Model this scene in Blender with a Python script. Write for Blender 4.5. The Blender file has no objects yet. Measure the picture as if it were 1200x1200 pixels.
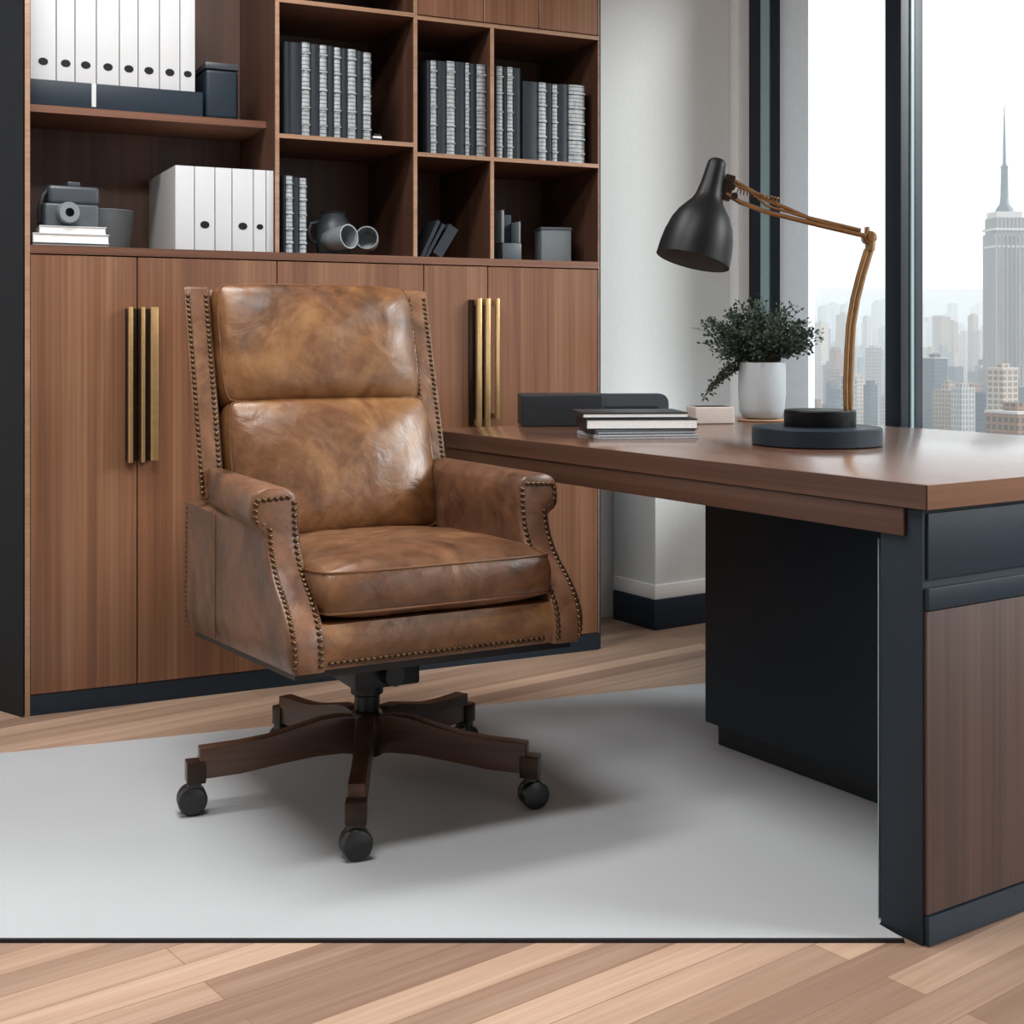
import bpy, bmesh, math, random
from mathutils import Vector, Matrix, noise
random.seed(7)
sc = bpy.context.scene
COL = sc.collection
PI = math.pi
F, YH = 1555.0, 400.0          # focal length in pixels and eye-level row of the 1200 px frame

# ------------------------------------------------------------------ camera
cam = bpy.data.cameras.new('camera')
cam.sensor_width = 36.0
cam.lens = F / 1200.0 * 36.0
cam.shift_y = -(600.0 - YH) / 1200.0
cam.clip_end = 30000
cam_o = bpy.data.objects.new('camera', cam)
cam_o.location = (0, 0, 1.0)
cam_o.rotation_euler = (PI / 2, 0, 0)
COL.objects.link(cam_o)
sc.camera = cam_o

# ------------------------------------------------------------------ materials
def lin(h):
    h = h.lstrip('#')
    o = []
    for i in (0, 2, 4):
        c = int(h[i:i + 2], 16) / 255
        o.append(c / 12.92 if c <= .04045 else ((c + .055) / 1.055) ** 2.4)
    return tuple(o) + (1.0,)

class NT:
    def __init__(s, name):
        s.m = bpy.data.materials.new(name)
        s.m.use_nodes = True
        s.t = s.m.node_tree
        s.t.nodes.clear()
        s.out = s.n('ShaderNodeOutputMaterial')
    def n(s, typ, **kw):
        nd = s.t.nodes.new(typ)
        for k, v in kw.items():
            setattr(nd, k, v)
        return nd
    def l(s, a, b):
        s.t.links.new(a, b)
    def ramp(s, fac, stops):
        r = s.n('ShaderNodeValToRGB')
        e = r.color_ramp.elements
        while len(e) < len(stops):
            e.new(.5)
        for el, (p, c) in zip(e, stops):
            el.position = p
            el.color = lin(c) if isinstance(c, str) else c
        s.l(fac, r.inputs[0])
        return r.outputs[0]
    def noise(s, vec, scale, detail=4, rough=.55, dist=0):
        x = s.n('ShaderNodeTexNoise')
        x.inputs['Scale'].default_value = scale
        x.inputs['Detail'].default_value = detail
        x.inputs['Roughness'].default_value = rough
        x.inputs['Distortion'].default_value = dist
        s.l(vec, x.inputs['Vector'])
        return x.outputs[0]
    def coords(s, scale=(1, 1, 1), rot=(0, 0, 0), rnd=True):
        tc = s.n('ShaderNodeTexCoord')
        mp = s.n('ShaderNodeMapping')
        mp.inputs['Scale'].default_value = scale
        mp.inputs['Rotation'].default_value = rot
        s.l(tc.outputs['Object'], mp.inputs['Vector'])
        return mp.outputs[0]
    def mix(s, a, b, fac, mode='MIX'):
        x = s.n('ShaderNodeMix', data_type='RGBA', blend_type=mode)
        for sock, v in ((x.inputs[0], fac), (x.inputs[6], a), (x.inputs[7], b)):
            if hasattr(v, 'is_output'):
                s.l(v, sock)
            else:
                sock.default_value = lin(v) if isinstance(v, str) else v
        return x.outputs[2]
    def bump(s, h, strength, dist=.01):
        b = s.n('ShaderNodeBump')
        b.inputs['Strength'].default_value = strength
        b.inputs['Distance'].default_value = dist
        s.l(h, b.inputs['Height'])
        return b.outputs[0]
    def bsdf(s, col, rough=.5, metal=0, bump=None, spec=.5, coat=0, coat_r=.1, sheen=0):
        p = s.n('ShaderNodeBsdfPrincipled')
        if hasattr(col, 'is_output'):
            s.l(col, p.inputs['Base Color'])
        else:
            p.inputs['Base Color'].default_value = lin(col)
        if hasattr(rough, 'is_output'):
            s.l(rough, p.inputs['Roughness'])
        else:
            p.inputs['Roughness'].default_value = rough
        p.inputs['Metallic'].default_value = metal
        p.inputs['Specular IOR Level'].default_value = spec
        p.inputs['Coat Weight'].default_value = coat
        p.inputs['Coat Roughness'].default_value = coat_r
        if bump is not None:
            s.l(bump, p.inputs['Normal'])
        s.l(p.outputs[0], s.out.inputs[0])
        return p

def plain(name, col, rough=.5, metal=0, spec=.5, var=.06, nscale=30, bump=0.0):
    t = NT(name)
    v = t.coords()
    n = t.noise(v, nscale, 3)
    c = lin(col)
    lo = tuple(max(0, x * (1 - var)) for x in c[:3]) + (1,)
    hi = tuple(min(1, x * (1 + var)) for x in c[:3]) + (1,)
    cc = t.ramp(n, [(.3, lo), (.7, hi)])
    t.bsdf(cc, rough, metal, t.bump(n, bump, .002) if bump else None, spec)
    return t.m

def wood(name, c0, c1, c2, axis='z', rough=.42, fine=1.0, spec=.5, coat=0):
    t = NT(name)
    sc_ = {'x': (.35, 14, 14), 'y': (14, .35, 14), 'z': (14, 14, .35)}[axis]
    sc2 = {'x': (.8, 120, 120), 'y': (120, .8, 120), 'z': (120, 120, .8)}[axis]
    v = t.coords(tuple(a * fine for a in sc_))
    a = t.noise(v, 1.0, 5, .6, .6)
    b = t.noise(t.coords(tuple(a_ * fine for a_ in sc2)), 1.0, 3, .6)
    col = t.ramp(a, [(.28, c0), (.5, c1), (.72, c2)])
    col = t.mix(col, t.ramp(b, [(.3, '#8f8f8f'), (.65, '#ffffff')]), .45, 'MULTIPLY')
    t.bsdf(col, rough, 0, t.bump(b, .06, .002), spec, coat, .25)
    return t.m

def leather(name, dark, mid, light, rough=.36, s=1.0):
    t = NT(name)
    v = t.coords()
    a = t.noise(v, 5.5 * s, 6, .62, .8)
    b = t.noise(v, 26 * s, 5, .65, .5)
    g = t.n('ShaderNodeTexVoronoi', feature='DISTANCE_TO_EDGE')
    g.inputs['Scale'].default_value = 260
    t.l(v, g.inputs['Vector'])
    f = t.mix(t.ramp(a, [(.3, '#000000'), (.7, '#ffffff')]), t.ramp(b, [(.25, '#000000'), (.75, '#ffffff')]), .33)
    col = t.ramp(f, [(.12, dark), (.5, mid), (.9, light)])
    big = t.noise(v, 11 * s, 3, .5, 1.2)
    bp1 = t.bump(g.outputs[0], .10, .0015)
    bm = t.n('ShaderNodeBump')
    bm.inputs['Strength'].default_value = .16
    bm.inputs['Distance'].default_value = .02
    t.l(big, bm.inputs['Height'])
    t.l(bp1, bm.inputs['Normal'])
    t.bsdf(col, t.ramp(b, [(.2, (rough - .07,) * 3 + (1,)), (.8, (rough + .12,) * 3 + (1,))]), 0, bm.outputs[0], .5)
    return t.m

M = {}
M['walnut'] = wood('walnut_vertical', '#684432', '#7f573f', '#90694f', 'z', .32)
M['walnut_shaded'] = wood('walnut_carcass_shaded', '#422b21', '#523629', '#624334', 'z', .5)  # darker walnut: shade inside the bookcase put into the colour
M['walnut_h'] = wood('walnut_shelf', '#5c3b2b', '#744c38', '#845b45', 'x', .45)
M['edge'] = wood('lit_edge_wood', '#957257', '#a68268', '#b39078', 'x', .45)  # same wood as the shelves, light on its edges put into the colour
M['desk'] = wood('desk_veneer', '#60402f', '#724d3a', '#845d49', 'y', .17, 1.0, .6, .6)
M['desk_edge'] = wood('desk_edge_veneer', '#452e24', '#573b2e', '#674738', 'y', .42)
M['band'] = wood('desk_end_band', '#67452f', '#7b543d', '#8b634a', 'x', .35)
M['panel'] = wood('pedestal_veneer', '#3a2a26', '#4a352f', '#574038', 'z', .55)
M['navy'] = plain('blue_black_lacquer', '#1b2834', .45, 0, .35)
M['navy_wall'] = plain('blue_black_wall_paint', '#0f141b', .6, 0, .3)
M['frame'] = plain('blue_black_window_aluminium', '#121c28', .45, 0, .35)
M['wall'] = plain('warm_grey_paint', '#d9dcdc', .85, 0, .2, .02, 60, .05)
M['white_trim'] = plain('white_trim_paint', '#ecebe9', .5, 0, .4, .02)
M['reveal'] = plain('white_reveal_paint', '#f6f8fa', .7, 0, .3, .02)
M['jamb'] = plain('pale_blue_grey_panel', '#dce6ee', .5, 0, .4, .03)
M['gasket'] = plain('teal_grey_strip', '#8ca5a8', .3, 0, .5, .03)
M['ceiling'] = plain('ceiling_paint', '#e9e9e7', .9, 0, .2, .02)
M['leather'] = leather('cognac_leather', '#432a18', '#6e492c', '#8f6740', .34)
M['leather_arm'] = leather('saddle_brown_leather', '#3e281c', '#644431', '#825a40', .36)
M['leather_seat'] = leather('tan_brown_leather', '#402819', '#67452e', '#876042', .33)
M['piping'] = plain('brown_piping', '#6a4528', .4, 0, .5, .1)
M['nail'] = plain('antique_brass_nails', '#5a4531', .32, .85, .5, .2, 80)
M['black_metal'] = plain('black_metal', '#17181a', .38, .4, .5, .1)
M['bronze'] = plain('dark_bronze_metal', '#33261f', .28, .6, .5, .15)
M['leg_wood'] = wood('dark_walnut_legs', '#3c2820', '#52382c', '#664939', 'x', .32, .8)
M['rubber'] = plain('black_caster', '#121417', .28, 0, .6, .08)
M['brass'] = plain('brushed_brass', '#cfac7a', .3, .75, .5, .08, 60)
M['copper'] = plain('copper_brass', '#a98661', .27, 1.0, .5, .1, 40)
M['lamp_black'] = plain('satin_black_enamel', '#090b0e', .45, 0, .22, .04)
M['lamp_in'] = plain('grey_shade_lining', '#5c5d60', .5, 0, .4, .05)
M['slate'] = plain('slate_lamp_base', '#1a2530', .45, 0, .3, .06)
M['white_card'] = plain('white_binder_card', '#c6c9cc', .55, 0, .3, .015)
M['paper'] = plain('white_paper', '#efefee', .7, 0, .2, .05, 200)
M['greypaper'] = plain('grey_paper', '#9b9ea2', .7, 0, .2, .15, 200)
M['black_cover'] = plain('black_cover', '#1c2025', .45, 0, .4, .08)
M['dark_cloth'] = plain('dark_slate_cloth', '#252c33', .6, 0, .3, .12, 60)
M['grey_cover'] = plain('grey_folder_plastic', '#3c4249', .35, 0, .5, .06)
M['charcoal'] = plain('charcoal_ceramic', '#474f55', .42, 0, .5, .08)
M['smoke'] = plain('smoke_grey_ceramic', '#7b8287', .3, 0, .5, .1, 18)
M['greybox'] = plain('mid_grey_lacquer', '#70787e', .5, 0, .4, .05)
M['pot'] = plain('pale_grey_pot', '#b0b7bc', .5, 0, .4, .02)
M['palebox'] = plain('pale_beige_block', '#bdb3ac', .6, 0, .3, .05)
M['coaster'] = plain('tan_coaster', '#a58468', .6, 0, .3, .08)
M['soil'] = plain('dark_soil', '#2a221c', .9, 0, .2, .3, 90)
M['leaf'] = plain('dusty_dark_green_leaf', '#39493f', .6, 0, .3, .35, 45)
M['stem'] = plain('plant_stem', '#4d4a38', .7, 0, .3, .2)
M['black_gap'] = plain('black_hole', '#08090a', .6, 0, .3, .05)

def mk_spine():
    t = NT('marbled_grey_spine')
    v = t.coords((20, 20, 60))
    w = t.n('ShaderNodeTexWave', wave_type='BANDS', bands_direction='Z')
    w.inputs['Scale'].default_value = .42
    w.inputs['Distortion'].default_value = 2.5
    w.inputs['Detail'].default_value = 2
    w.inputs['Detail Scale'].default_value = .6
    t.l(v, w.inputs['Vector'])
    n = t.noise(t.coords((60, 60, 18)), 1.2, 4, .6)
    c = t.ramp(n, [(.3, '#7c868b'), (.7, '#b9c0c3')])
    c = t.mix(c, t.ramp(w.outputs[0], [(.05, '#3c4348'), (.22, '#ffffff')]), .75, 'MULTIPLY')
    t.bsdf(c, .45)
    return t.m
M['spine'] = mk_spine()

def mk_floor():
    t = NT('oak_planks')
    v = t.coords((1, 1, 1), (0, 0, 0))
    b = t.n('ShaderNodeTexBrick')
    b.offset = .37
    b.inputs['Scale'].default_value = 1.0
    b.inputs['Brick Width'].default_value = 2.3
    b.inputs['Row Height'].default_value = .072
    b.inputs['Mortar Size'].default_value = .0009
    b.inputs['Mortar Smooth'].default_value = .2
    b.inputs['Bias'].default_value = -.15
    b.inputs['Color1'].default_value = lin('#cbae98')
    b.inputs['Color2'].default_value = lin('#866b5c')
    b.inputs['Mortar'].default_value = lin('#8a6c57')
    t.l(v, b.inputs['Vector'])
    g = t.noise(t.coords((1.2, 40, 40)), 1, 5, .6, .5)
    g2 = t.noise(t.coords((2.5, 160, 160)), 1, 3, .6)
    c = t.mix(b.outputs[0], t.ramp(g, [(.3, '#c9b7a9'), (.7, '#ffffff')]), .55, 'MULTIPLY')
    c = t.mix(c, t.ramp(g2, [(.3, '#d2d2d2'), (.7, '#ffffff')]), .5, 'MULTIPLY')
    t.bsdf(c, .42, 0, t.bump(g2, .04, .002), .4)
    return t.m
M['floor'] = mk_floor()

def mk_rug():
    t = NT('grey_flat_rug')
    n = t.noise(t.coords((400, 400, 400)), 1, 2, .5)
    n2 = t.noise(t.coords(), 1.6, 3, .5)
    c = t.mix(t.ramp(n, [(.2, '#aeb2b6'), (.8, '#bbbfc3')]), t.ramp(n2, [(.3, '#eeeeee'), (.7, '#ffffff')]), .6, 'MULTIPLY')
    t.bsdf(c, .75, 0, t.bump(n, .12, .002), .25)
    return t.m
M['rug'] = mk_rug()
M['rug_edge'] = plain('dark_rug_strip', '#26262a', .8, 0, .2)  # dark tone of the strip at the rug's front

def mk_glass():
    t = NT('window_glass')
    tr = t.n('ShaderNodeBsdfTransparent')
    tr.inputs[0].default_value = (.95, .97, .97, 1)
    gl = t.n('ShaderNodeBsdfGlossy')
    gl.inputs['Roughness'].default_value = .0
    lw = t.n('ShaderNodeLayerWeight')
    lw.inputs[0].default_value = .5
    pw = t.n('ShaderNodeMath', operation='POWER')
    t.l(lw.outputs['Facing'], pw.inputs[0]); pw.inputs[1].default_value = 5.0
    fr = t.n('ShaderNodeMath', operation='MULTIPLY_ADD')
    t.l(pw.outputs[0], fr.inputs[0]); fr.inputs[1].default_value = .6; fr.inputs[2].default_value = .025
    mx = t.n('ShaderNodeMixShader')
    t.l(fr.outputs[0], mx.inputs[0]); t.l(tr.outputs[0], mx.inputs[1]); t.l(gl.outputs[0], mx.inputs[2])
    t.l(mx.outputs[0], t.out.inputs[0])
    return t.m
M['glass'] = mk_glass()

def mk_building(name, wall, win, fh=4.0, ww=3.0, rough=.8):
    t = NT(name)
    tc = t.n('ShaderNodeTexCoord')
    sep = t.n('ShaderNodeSeparateXYZ')
    t.l(tc.outputs['Object'], sep.inputs[0])
    add = t.n('ShaderNodeMath', operation='ADD')
    t.l(sep.outputs[0], add.inputs[0]); t.l(sep.outputs[1], add.inputs[1])
    cmb = t.n('ShaderNodeCombineXYZ')
    t.l(add.outputs[0], cmb.inputs[0]); t.l(sep.outputs[2], cmb.inputs[1])
    b = t.n('ShaderNodeTexBrick')
    b.offset = 0
    b.inputs['Scale'].default_value = 1
    b.inputs['Brick Width'].default_value = ww
    b.inputs['Row Height'].default_value = fh
    b.inputs['Mortar Size'].default_value = .75
    b.inputs['Mortar Smooth'].default_value = .1
    b.inputs['Color1'].default_value = lin(win)
    b.inputs['Color2'].default_value = lin(win)
    b.inputs['Mortar'].default_value = lin(wall)
    t.l(cmb.outputs[0], b.inputs['Vector'])
    t.bsdf(b.outputs[0], rough, 0, None, .2)
    return t.m
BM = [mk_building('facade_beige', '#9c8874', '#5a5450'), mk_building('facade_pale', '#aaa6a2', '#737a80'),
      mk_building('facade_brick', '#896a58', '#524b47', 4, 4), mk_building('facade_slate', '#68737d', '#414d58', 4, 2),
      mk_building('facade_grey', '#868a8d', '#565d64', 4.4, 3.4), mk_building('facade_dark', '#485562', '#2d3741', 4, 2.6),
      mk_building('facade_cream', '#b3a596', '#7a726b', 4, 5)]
M['tower'] = mk_building('tower_limestone', '#93897e', '#57575a', 900, 4.6)
M['tower_band'] = plain('tower_pale_band', '#b9b4ae', .8)
M['mast'] = plain('tower_dark_mast', '#2a3d4b', .5, .2)
M['ground_city'] = plain('city_ground', '#6d7276', .9, 0, .2, .3, .02)

# ------------------------------------------------------------------ mesh helpers
class MB:
    def __init__(s):
        s.bm = bmesh.new()
    def _merge(s, b, mat):
        if mat is not None:
            bmesh.ops.transform(b, matrix=mat, verts=b.verts)
        me = bpy.data.meshes.new('tmp')
        b.to_mesh(me); b.free()
        s.bm.from_mesh(me)
        bpy.data.meshes.remove(me)
        return s
    def box(s, x0, x1, y0, y1, z0, z1, bev=0.0, seg=2, mat=None):
        b = bmesh.new()
        bmesh.ops.create_cube(b, size=1)
        for v in b.verts:
            v.co = Vector(((x0 + x1) / 2 + v.co.x * (x1 - x0), (y0 + y1) / 2 + v.co.y * (y1 - y0), (z0 + z1) / 2 + v.co.z * (z1 - z0)))
        if bev > 0:
            bmesh.ops.bevel(b, geom=b.edges[:], offset=bev, segments=seg, profile=.6, affect='EDGES')
        return s._merge(b, mat)
    def lathe(s, prof, seg=40, mat=None, sy=1.0):
        b = bmesh.new()
        rings = []
        for r, z in prof:
            if r < 1e-6:
                rings.append([b.verts.new((0, 0, z))])
            else:
                rings.append([b.verts.new((r * math.cos(2 * PI * i / seg), sy * r * math.sin(2 * PI * i / seg), z)) for i in range(seg)])
        for A, B in zip(rings, rings[1:]):
            for i in range(seg):
                j = (i + 1) % seg
                q = [A[i % len(A)], A[j % len(A)], B[j % len(B)], B[i % len(B)]]
                u = []
                for x in q:
                    if x not in u:
                        u.append(x)
                if len(u) > 2:
                    b.faces.new(u)
        bmesh.ops.recalc_face_normals(b, faces=b.faces)
        return s._merge(b, mat)
    def tube(s, pts, r, seg=10, closed=False, mat=None, caps=True):
        b = bmesh.new()
        P = [Vector(p) for p in pts]
        n = len(P)
        rings = []
        up = Vector((0, 0, 1))
        prev = None
        for i, p in enumerate(P):
            if closed:
                t = P[(i + 1) % n] - P[i - 1]
            else:
                t = P[min(i + 1, n - 1)] - P[max(i - 1, 0)]
            t.normalize()
            if prev is None:
                a = t.cross(up)
                if a.length < .1:
                    a = t.cross(Vector((1, 0, 0)))
            else:
                a = prev - t * prev.dot(t)
            a.normalize(); prev = a
            c = t.cross(a)
            rr = r[i] if isinstance(r, (list, tuple)) else r
            rings.append([b.verts.new(p + rr * (a * math.cos(2 * PI * k / seg) + c * math.sin(2 * PI * k / seg))) for k in range(seg)])
        m = n if closed else n - 1
        for i in range(m):
            A, B = rings[i], rings[(i + 1) % n]
            for k in range(seg):
                b.faces.new([A[k], A[(k + 1) % seg], B[(k + 1) % seg], B[k]])
        if caps and not closed:
            b.faces.new(rings[0]); b.faces.new(rings[-1])
        bmesh.ops.recalc_face_normals(b, faces=b.faces)
        return s._merge(b, mat)
    def prism(s, poly, z0, z1, bev=0, mat=None):
        b = bmesh.new()
        lo = [b.verts.new((x, y, z0)) for x, y in poly]
        hi = [b.verts.new((x, y, z1)) for x, y in poly]
        b.faces.new(lo); b.faces.new(hi)
        for i in range(len(poly)):
            j = (i + 1) % len(poly)
            b.faces.new([lo[i], lo[j], hi[j], hi[i]])
        bmesh.ops.recalc_face_normals(b, faces=b.faces)
        if bev:
            bmesh.ops.bevel(b, geom=b.edges[:], offset=bev, segments=2, profile=.6, affect='EDGES')
        return s._merge(b, mat)
    def dome(s, p, nrm, r):
        """a nail head"""
        q = Vector((0, 0, 1)).rotation_difference(Vector(nrm)).to_matrix().to_4x4()
        return s.lathe([(r, -r * .15), (r * .92, r * .25), (r * .6, r * .55), (0, r * .68)], 8, Matrix.Translation(p) @ q)
    def build(s, name, mat, parent=None, smooth=40, sub=0, loc=None):
        me = bpy.data.meshes.new(name)
        bmesh.ops.remove_doubles(s.bm, verts=s.bm.verts, dist=1e-6)
        s.bm.to_mesh(me); s.bm.free()
        me.materials.append(mat)
        if smooth:
            for p in me.polygons:
                p.use_smooth = True
            me.set_sharp_from_angle(angle=math.radians(smooth))
        o = bpy.data.objects.new(name, me)
        COL.objects.link(o)
        if parent is not None:
            o.parent = parent
        if sub:
            md = o.modifiers.new('sub', 'SUBSURF'); md.levels = sub; md.render_levels = sub
        if loc is not None:
            o.location = loc
        return o

def tag(o, label, cat, group=None, kind=None):
    o['label'] = label
    o['category'] = cat
    if group: o['group'] = group
    if kind: o['kind'] = kind
    return o
def thing(name, label, cat, loc, rz=0, group=None):
    o = bpy.data.objects.new(name, None)
    o.empty_display_size = .05
    COL.objects.link(o)
    o.location = loc
    o.rotation_euler = (0, 0, rz)
    return tag(o, label, cat, group)
def struct(o):
    o['kind'] = 'structure'
    return o
def plabel(o, t):
    o['label'] = t
    return o
def dup(root, loc, rz, label, group=None):
    r = root.copy(); COL.objects.link(r)
    r.location = loc; r.rotation_euler = (0, 0, rz); r['label'] = label
    if group: r['group'] = group
    for ch in list(root.children):
        c = ch.copy(); COL.objects.link(c); c.parent = r
        for g in list(ch.children):
            d = g.copy(); COL.objects.link(d); d.parent = c
    return r

# ------------------------------------------------------------------ frames of reference
# desk frame: x = across (e2), y = along the desk away from the viewer (e1)
P0 = Vector((.69, 2.215))
TH = math.atan2(.55, .835)
e2 = Vector((math.cos(TH), math.sin(TH))); e1 = Vector((-math.sin(TH), math.cos(TH)))
def D(a, b, z=0):            # a along, b across
    p = P0 + e1 * a + e2 * b
    return Vector((p.x, p.y, z))
def e1_at(px, b):            # where a sight line meets the plane across = b
    k = (px - 600) / F
    # (P0.x + a e1.x + b e2.x) = k (P0.y + a e1.y + b e2.y)
    return (k * (P0.y + b * e2.y) - P0.x - b * e2.x) / (e1.x - k * e1.y)
def e2_at(px, a):
    k = (px - 600) / F
    return (k * (P0.y + a * e1.y) - P0.x - a * e1.x) / (e2.x - k * e2.y)
# bookcase frame: x along the front, y into the depth
BA = math.radians(26)
B0 = Vector((-1.296, 3.53))
b1 = Vector((math.cos(BA), math.sin(BA))); bn = Vector((-math.sin(BA), math.cos(BA)))
def bl(px, y=0):
    k = (px - 600) / F
    q = B0 + bn * y
    return (k * q.y - q.x) / (b1.x - k * b1.y)
def bz(px, py, y=0):
    q = B0 + bn * y + b1 * bl(px, y)
    return 1 - (py - YH) / F * q.y
def BW(x, y, z=0):
    q = B0 + b1 * x + bn * y
    return Vector((q.x, q.y, z))

# ------------------------------------------------------------------ setting
ECZ = 2.8
WIN = 1.78                    # across position of the glazing
WALLE = 1.661                 # inner face of the window wall
# floor, turned so the planks run along e2
fl = MB().box(-7, 7, -7, 7, -.05, 0).build('floor', M['floor'], smooth=0)
fl.location = (.5, 2.2, 0); fl.rotation_euler = (0, 0, math.radians(38)); struct(fl)
ce = MB().box(-6, 1.9, -6, 4.4, ECZ, ECZ + .08).build('ceiling', M['ceiling'], smooth=0)
ce.location = (P0.x, P0.y, 0); ce.rotation_euler = (0, 0, TH); struct(ce)
# back wall behind the bookcase, up to the window corner
y_back = .435
corner_L = bl(855, y_back)
w = MB().box(-1.6, corner_L, y_back, y_back + .1, 0, ECZ).build('wall_back', M['wall'], smooth=0)
w.location = (B0.x, B0.y, 0); w.rotation_euler = (0, 0, BA); struct(w)
# window wall: local frame of the desk  (x across, y along)
cp = BW(corner_L, y_back)
rel = Vector((cp.x, cp.y)) - P0
Ec, Ac = rel.dot(e2), rel.dot(e1)
def deskobj(mb, name, mat, smooth=0):
    o = mb.build(name, mat, smooth=smooth)
    o.location = (P0.x, P0.y, 0); o.rotation_euler = (0, 0, TH)
    return o
SILL = .70
a_fr = e1_at(882, WIN - .03)           # start of the dark frame
m = MB().box(Ec + .002, WIN + .1, a_fr, a_fr + .5, 0, ECZ)
struct(deskobj(m, 'wall_window_reveal', M['reveal']))
a_near = -3.4
struct(deskobj(MB().box(Ec + .03, WIN + .1, a_near, a_fr, 0, SILL - .03), 'wall_right', M['wall']))
struct(deskobj(MB().box(Ec + .01, WIN + .12, a_near, a_fr, SILL - .03, SILL, .004), 'trim_1', M['frame'], 30))
struct(deskobj(MB().box(Ec + .02, WIN + .1, a_near, a_fr, ECZ - .18, ECZ), 'trim_2', M['frame']))
# jamb assembly next to the corner
a1 = e1_at(910, WIN - .03); a2 = e1_at(950, WIN)
struct(deskobj(MB().box(WIN - .05, WIN + .05, a1, a_fr, SILL, ECZ - .18, .003), 'trim_3', M['frame'], 30))
am = a1 + (a_fr - a1) * .28
struct(deskobj(MB().box(WIN - .056, WIN - .045, am - .022, am + .022, SILL, ECZ - .18), 'trim_4', M['gasket']))
struct(deskobj(MB().box(WIN - .012, WIN + .02, a2, a1, SILL, ECZ - .18), 'trim_5', M['jamb']))
# mullions and panes towards the viewer
mul = []
am0, am1 = e1_at(1081.5, WIN + .05), e1_at(1037, WIN - .06)
step = .98
ys = [a2]
i = 0
wn = 1
cur = a2
while cur > a_near + .2:
    lo = am0 - i * step
    hi = am1 - i * step
    o = MB().box(WIN - .06, WIN + .05, lo, hi, SILL, ECZ - .18, .003).build('trim_%d' % (6 + 2 * i), M['frame'], smooth=30)
    o.location = (P0.x, P0.y, 0); o.rotation_euler = (0, 0, TH); struct(o)
    g = MB().box(WIN - .015, WIN - .002, lo - .006, lo + .004, SILL, ECZ - .18).build('trim_%d' % (7 + 2 * i), M['gasket'], smooth=0)
    g.location = o.location; g.rotation_euler = (0, 0, TH); struct(g)
    p = MB().box(WIN + .008, WIN + .014, hi, cur, SILL, ECZ - .18).build('window_%d' % wn, M['glass'], smooth=0)
    p.location = o.location; p.rotation_euler = (0, 0, TH); struct(p)
    wn += 1
    cur = lo
    i += 1
# low built-in ledge in the corner, below the sill
la, lb = 2.1, e2_at(768, 2.1)
rise = .72
struct(deskobj(MB().box(lb, Ec + .02, la, la + .235, .0, rise, .003), 'wall_ledge', M['wall'], 30))
struct(deskobj(MB().box(lb - .008, Ec + .02, la - .008, la + .228, .105, .155, .003), 'trim_40', M['white_trim'], 30))
struct(deskobj(MB().box(lb - .014, Ec + .02, la - .014, la + .222, 0, .105, .002), 'baseboard_ledge', M['navy'], 30))
# dark pilaster left of the bookcase
c0 = BW(-.004, -.004)
dv = Vector((-.80, .60, 0))
c1 = c0 + dv * .55; c2 = BW(-.004, .5); c3 = c1 + bn.to_3d() * .5
o = MB().prism([(c0.x, c0.y), (c2.x, c2.y), (c3.x, c3.y), (c1.x, c1.y)], 0, ECZ).build('wall_left', M['navy_wall'], smooth=0)
struct(o)

# the rest of the room, behind and beside the viewer
o = MB().box(-3.0, -2.9, -2.4, 4.6, 0, ECZ).build('wall_far_left', M['wall'], smooth=0); struct(o)
o = MB().box(-3.0, 3.6, -2.5, -2.4, 0, ECZ).build('wall_behind', M['wall'], smooth=0); struct(o)
# rug
RT = .005
def fp(px, py):
    d = F / (py - YH)
    return Vector(((px - 600) / F * d, d))
bd = fp(850, 800) - fp(0, 885)
q1 = D(.0892, .0); q2 = D(.092, 1.25); qa = D(.0765, -.0245); qb = Vector((.652, 2.212))
cx = .6525
poly = [(-2.9, 2.212), (cx, 2.212), (qa.x - .0004, qa.y + .0004), (q1.x, q1.y), (q2.x, q2.y)]
s_ = fp(850, 800)
far = s_ + bd.normalized() * .55
poly += [(far.x + .3, far.y - .35), (far.x, far.y)]
farL = fp(0, 885) - bd.normalized() * 2.2
poly += [(farL.x, farL.y)]
rug = MB().prism(poly, 0, RT).build('rug', M['rug'], smooth=0)
tag(rug, 'large flat grey rug under the leather chair and the desk', 'rug')
rb = MB().box(-2.9, cx, 2.205, 2.2119, 0.0, RT + .001, .001).build('rug_front_strip', M['rug_edge'], rug, 0)  # thin dark strip along the rug's front
plabel(rb, 'dark strip along the front')

# ------------------------------------------------------------------ bookcase
bk = thing('bookcase', 'tall walnut wall bookcase with open shelves, lower doors and long brass handles', 'bookcase', (B0.x, B0.y, 0), BA)
Lw = bl(706)
BD = .42
HT = 2.5
zc = (bz(35, 283) + bz(697, 310)) / 2 + .0           # counter top surface
print('counter', zc, 'width', Lw)
T = .0115
xd1, xd2, xd3 = bl(325), bl(487), bl(577)
xr = bl(701.5)
za = bz(160, 131, .1)
zb = (bz(327, 153) + bz(480, 170)) / 2
zcd = (bz(490, 176) + bz(697, 194)) / 2
ztb = bz(440, 10)
ztc = (bz(490, 18) + bz(697, 42)) / 2
PLH = .055
def edge(o_parent, mb):  # front strip whose paler tone paints in the light on the edge
    e = mb.build('lit_edge_strip', M['edge'], o_parent, 0)
    return plabel(e, 'front edge strip with the light painted in')
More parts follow.
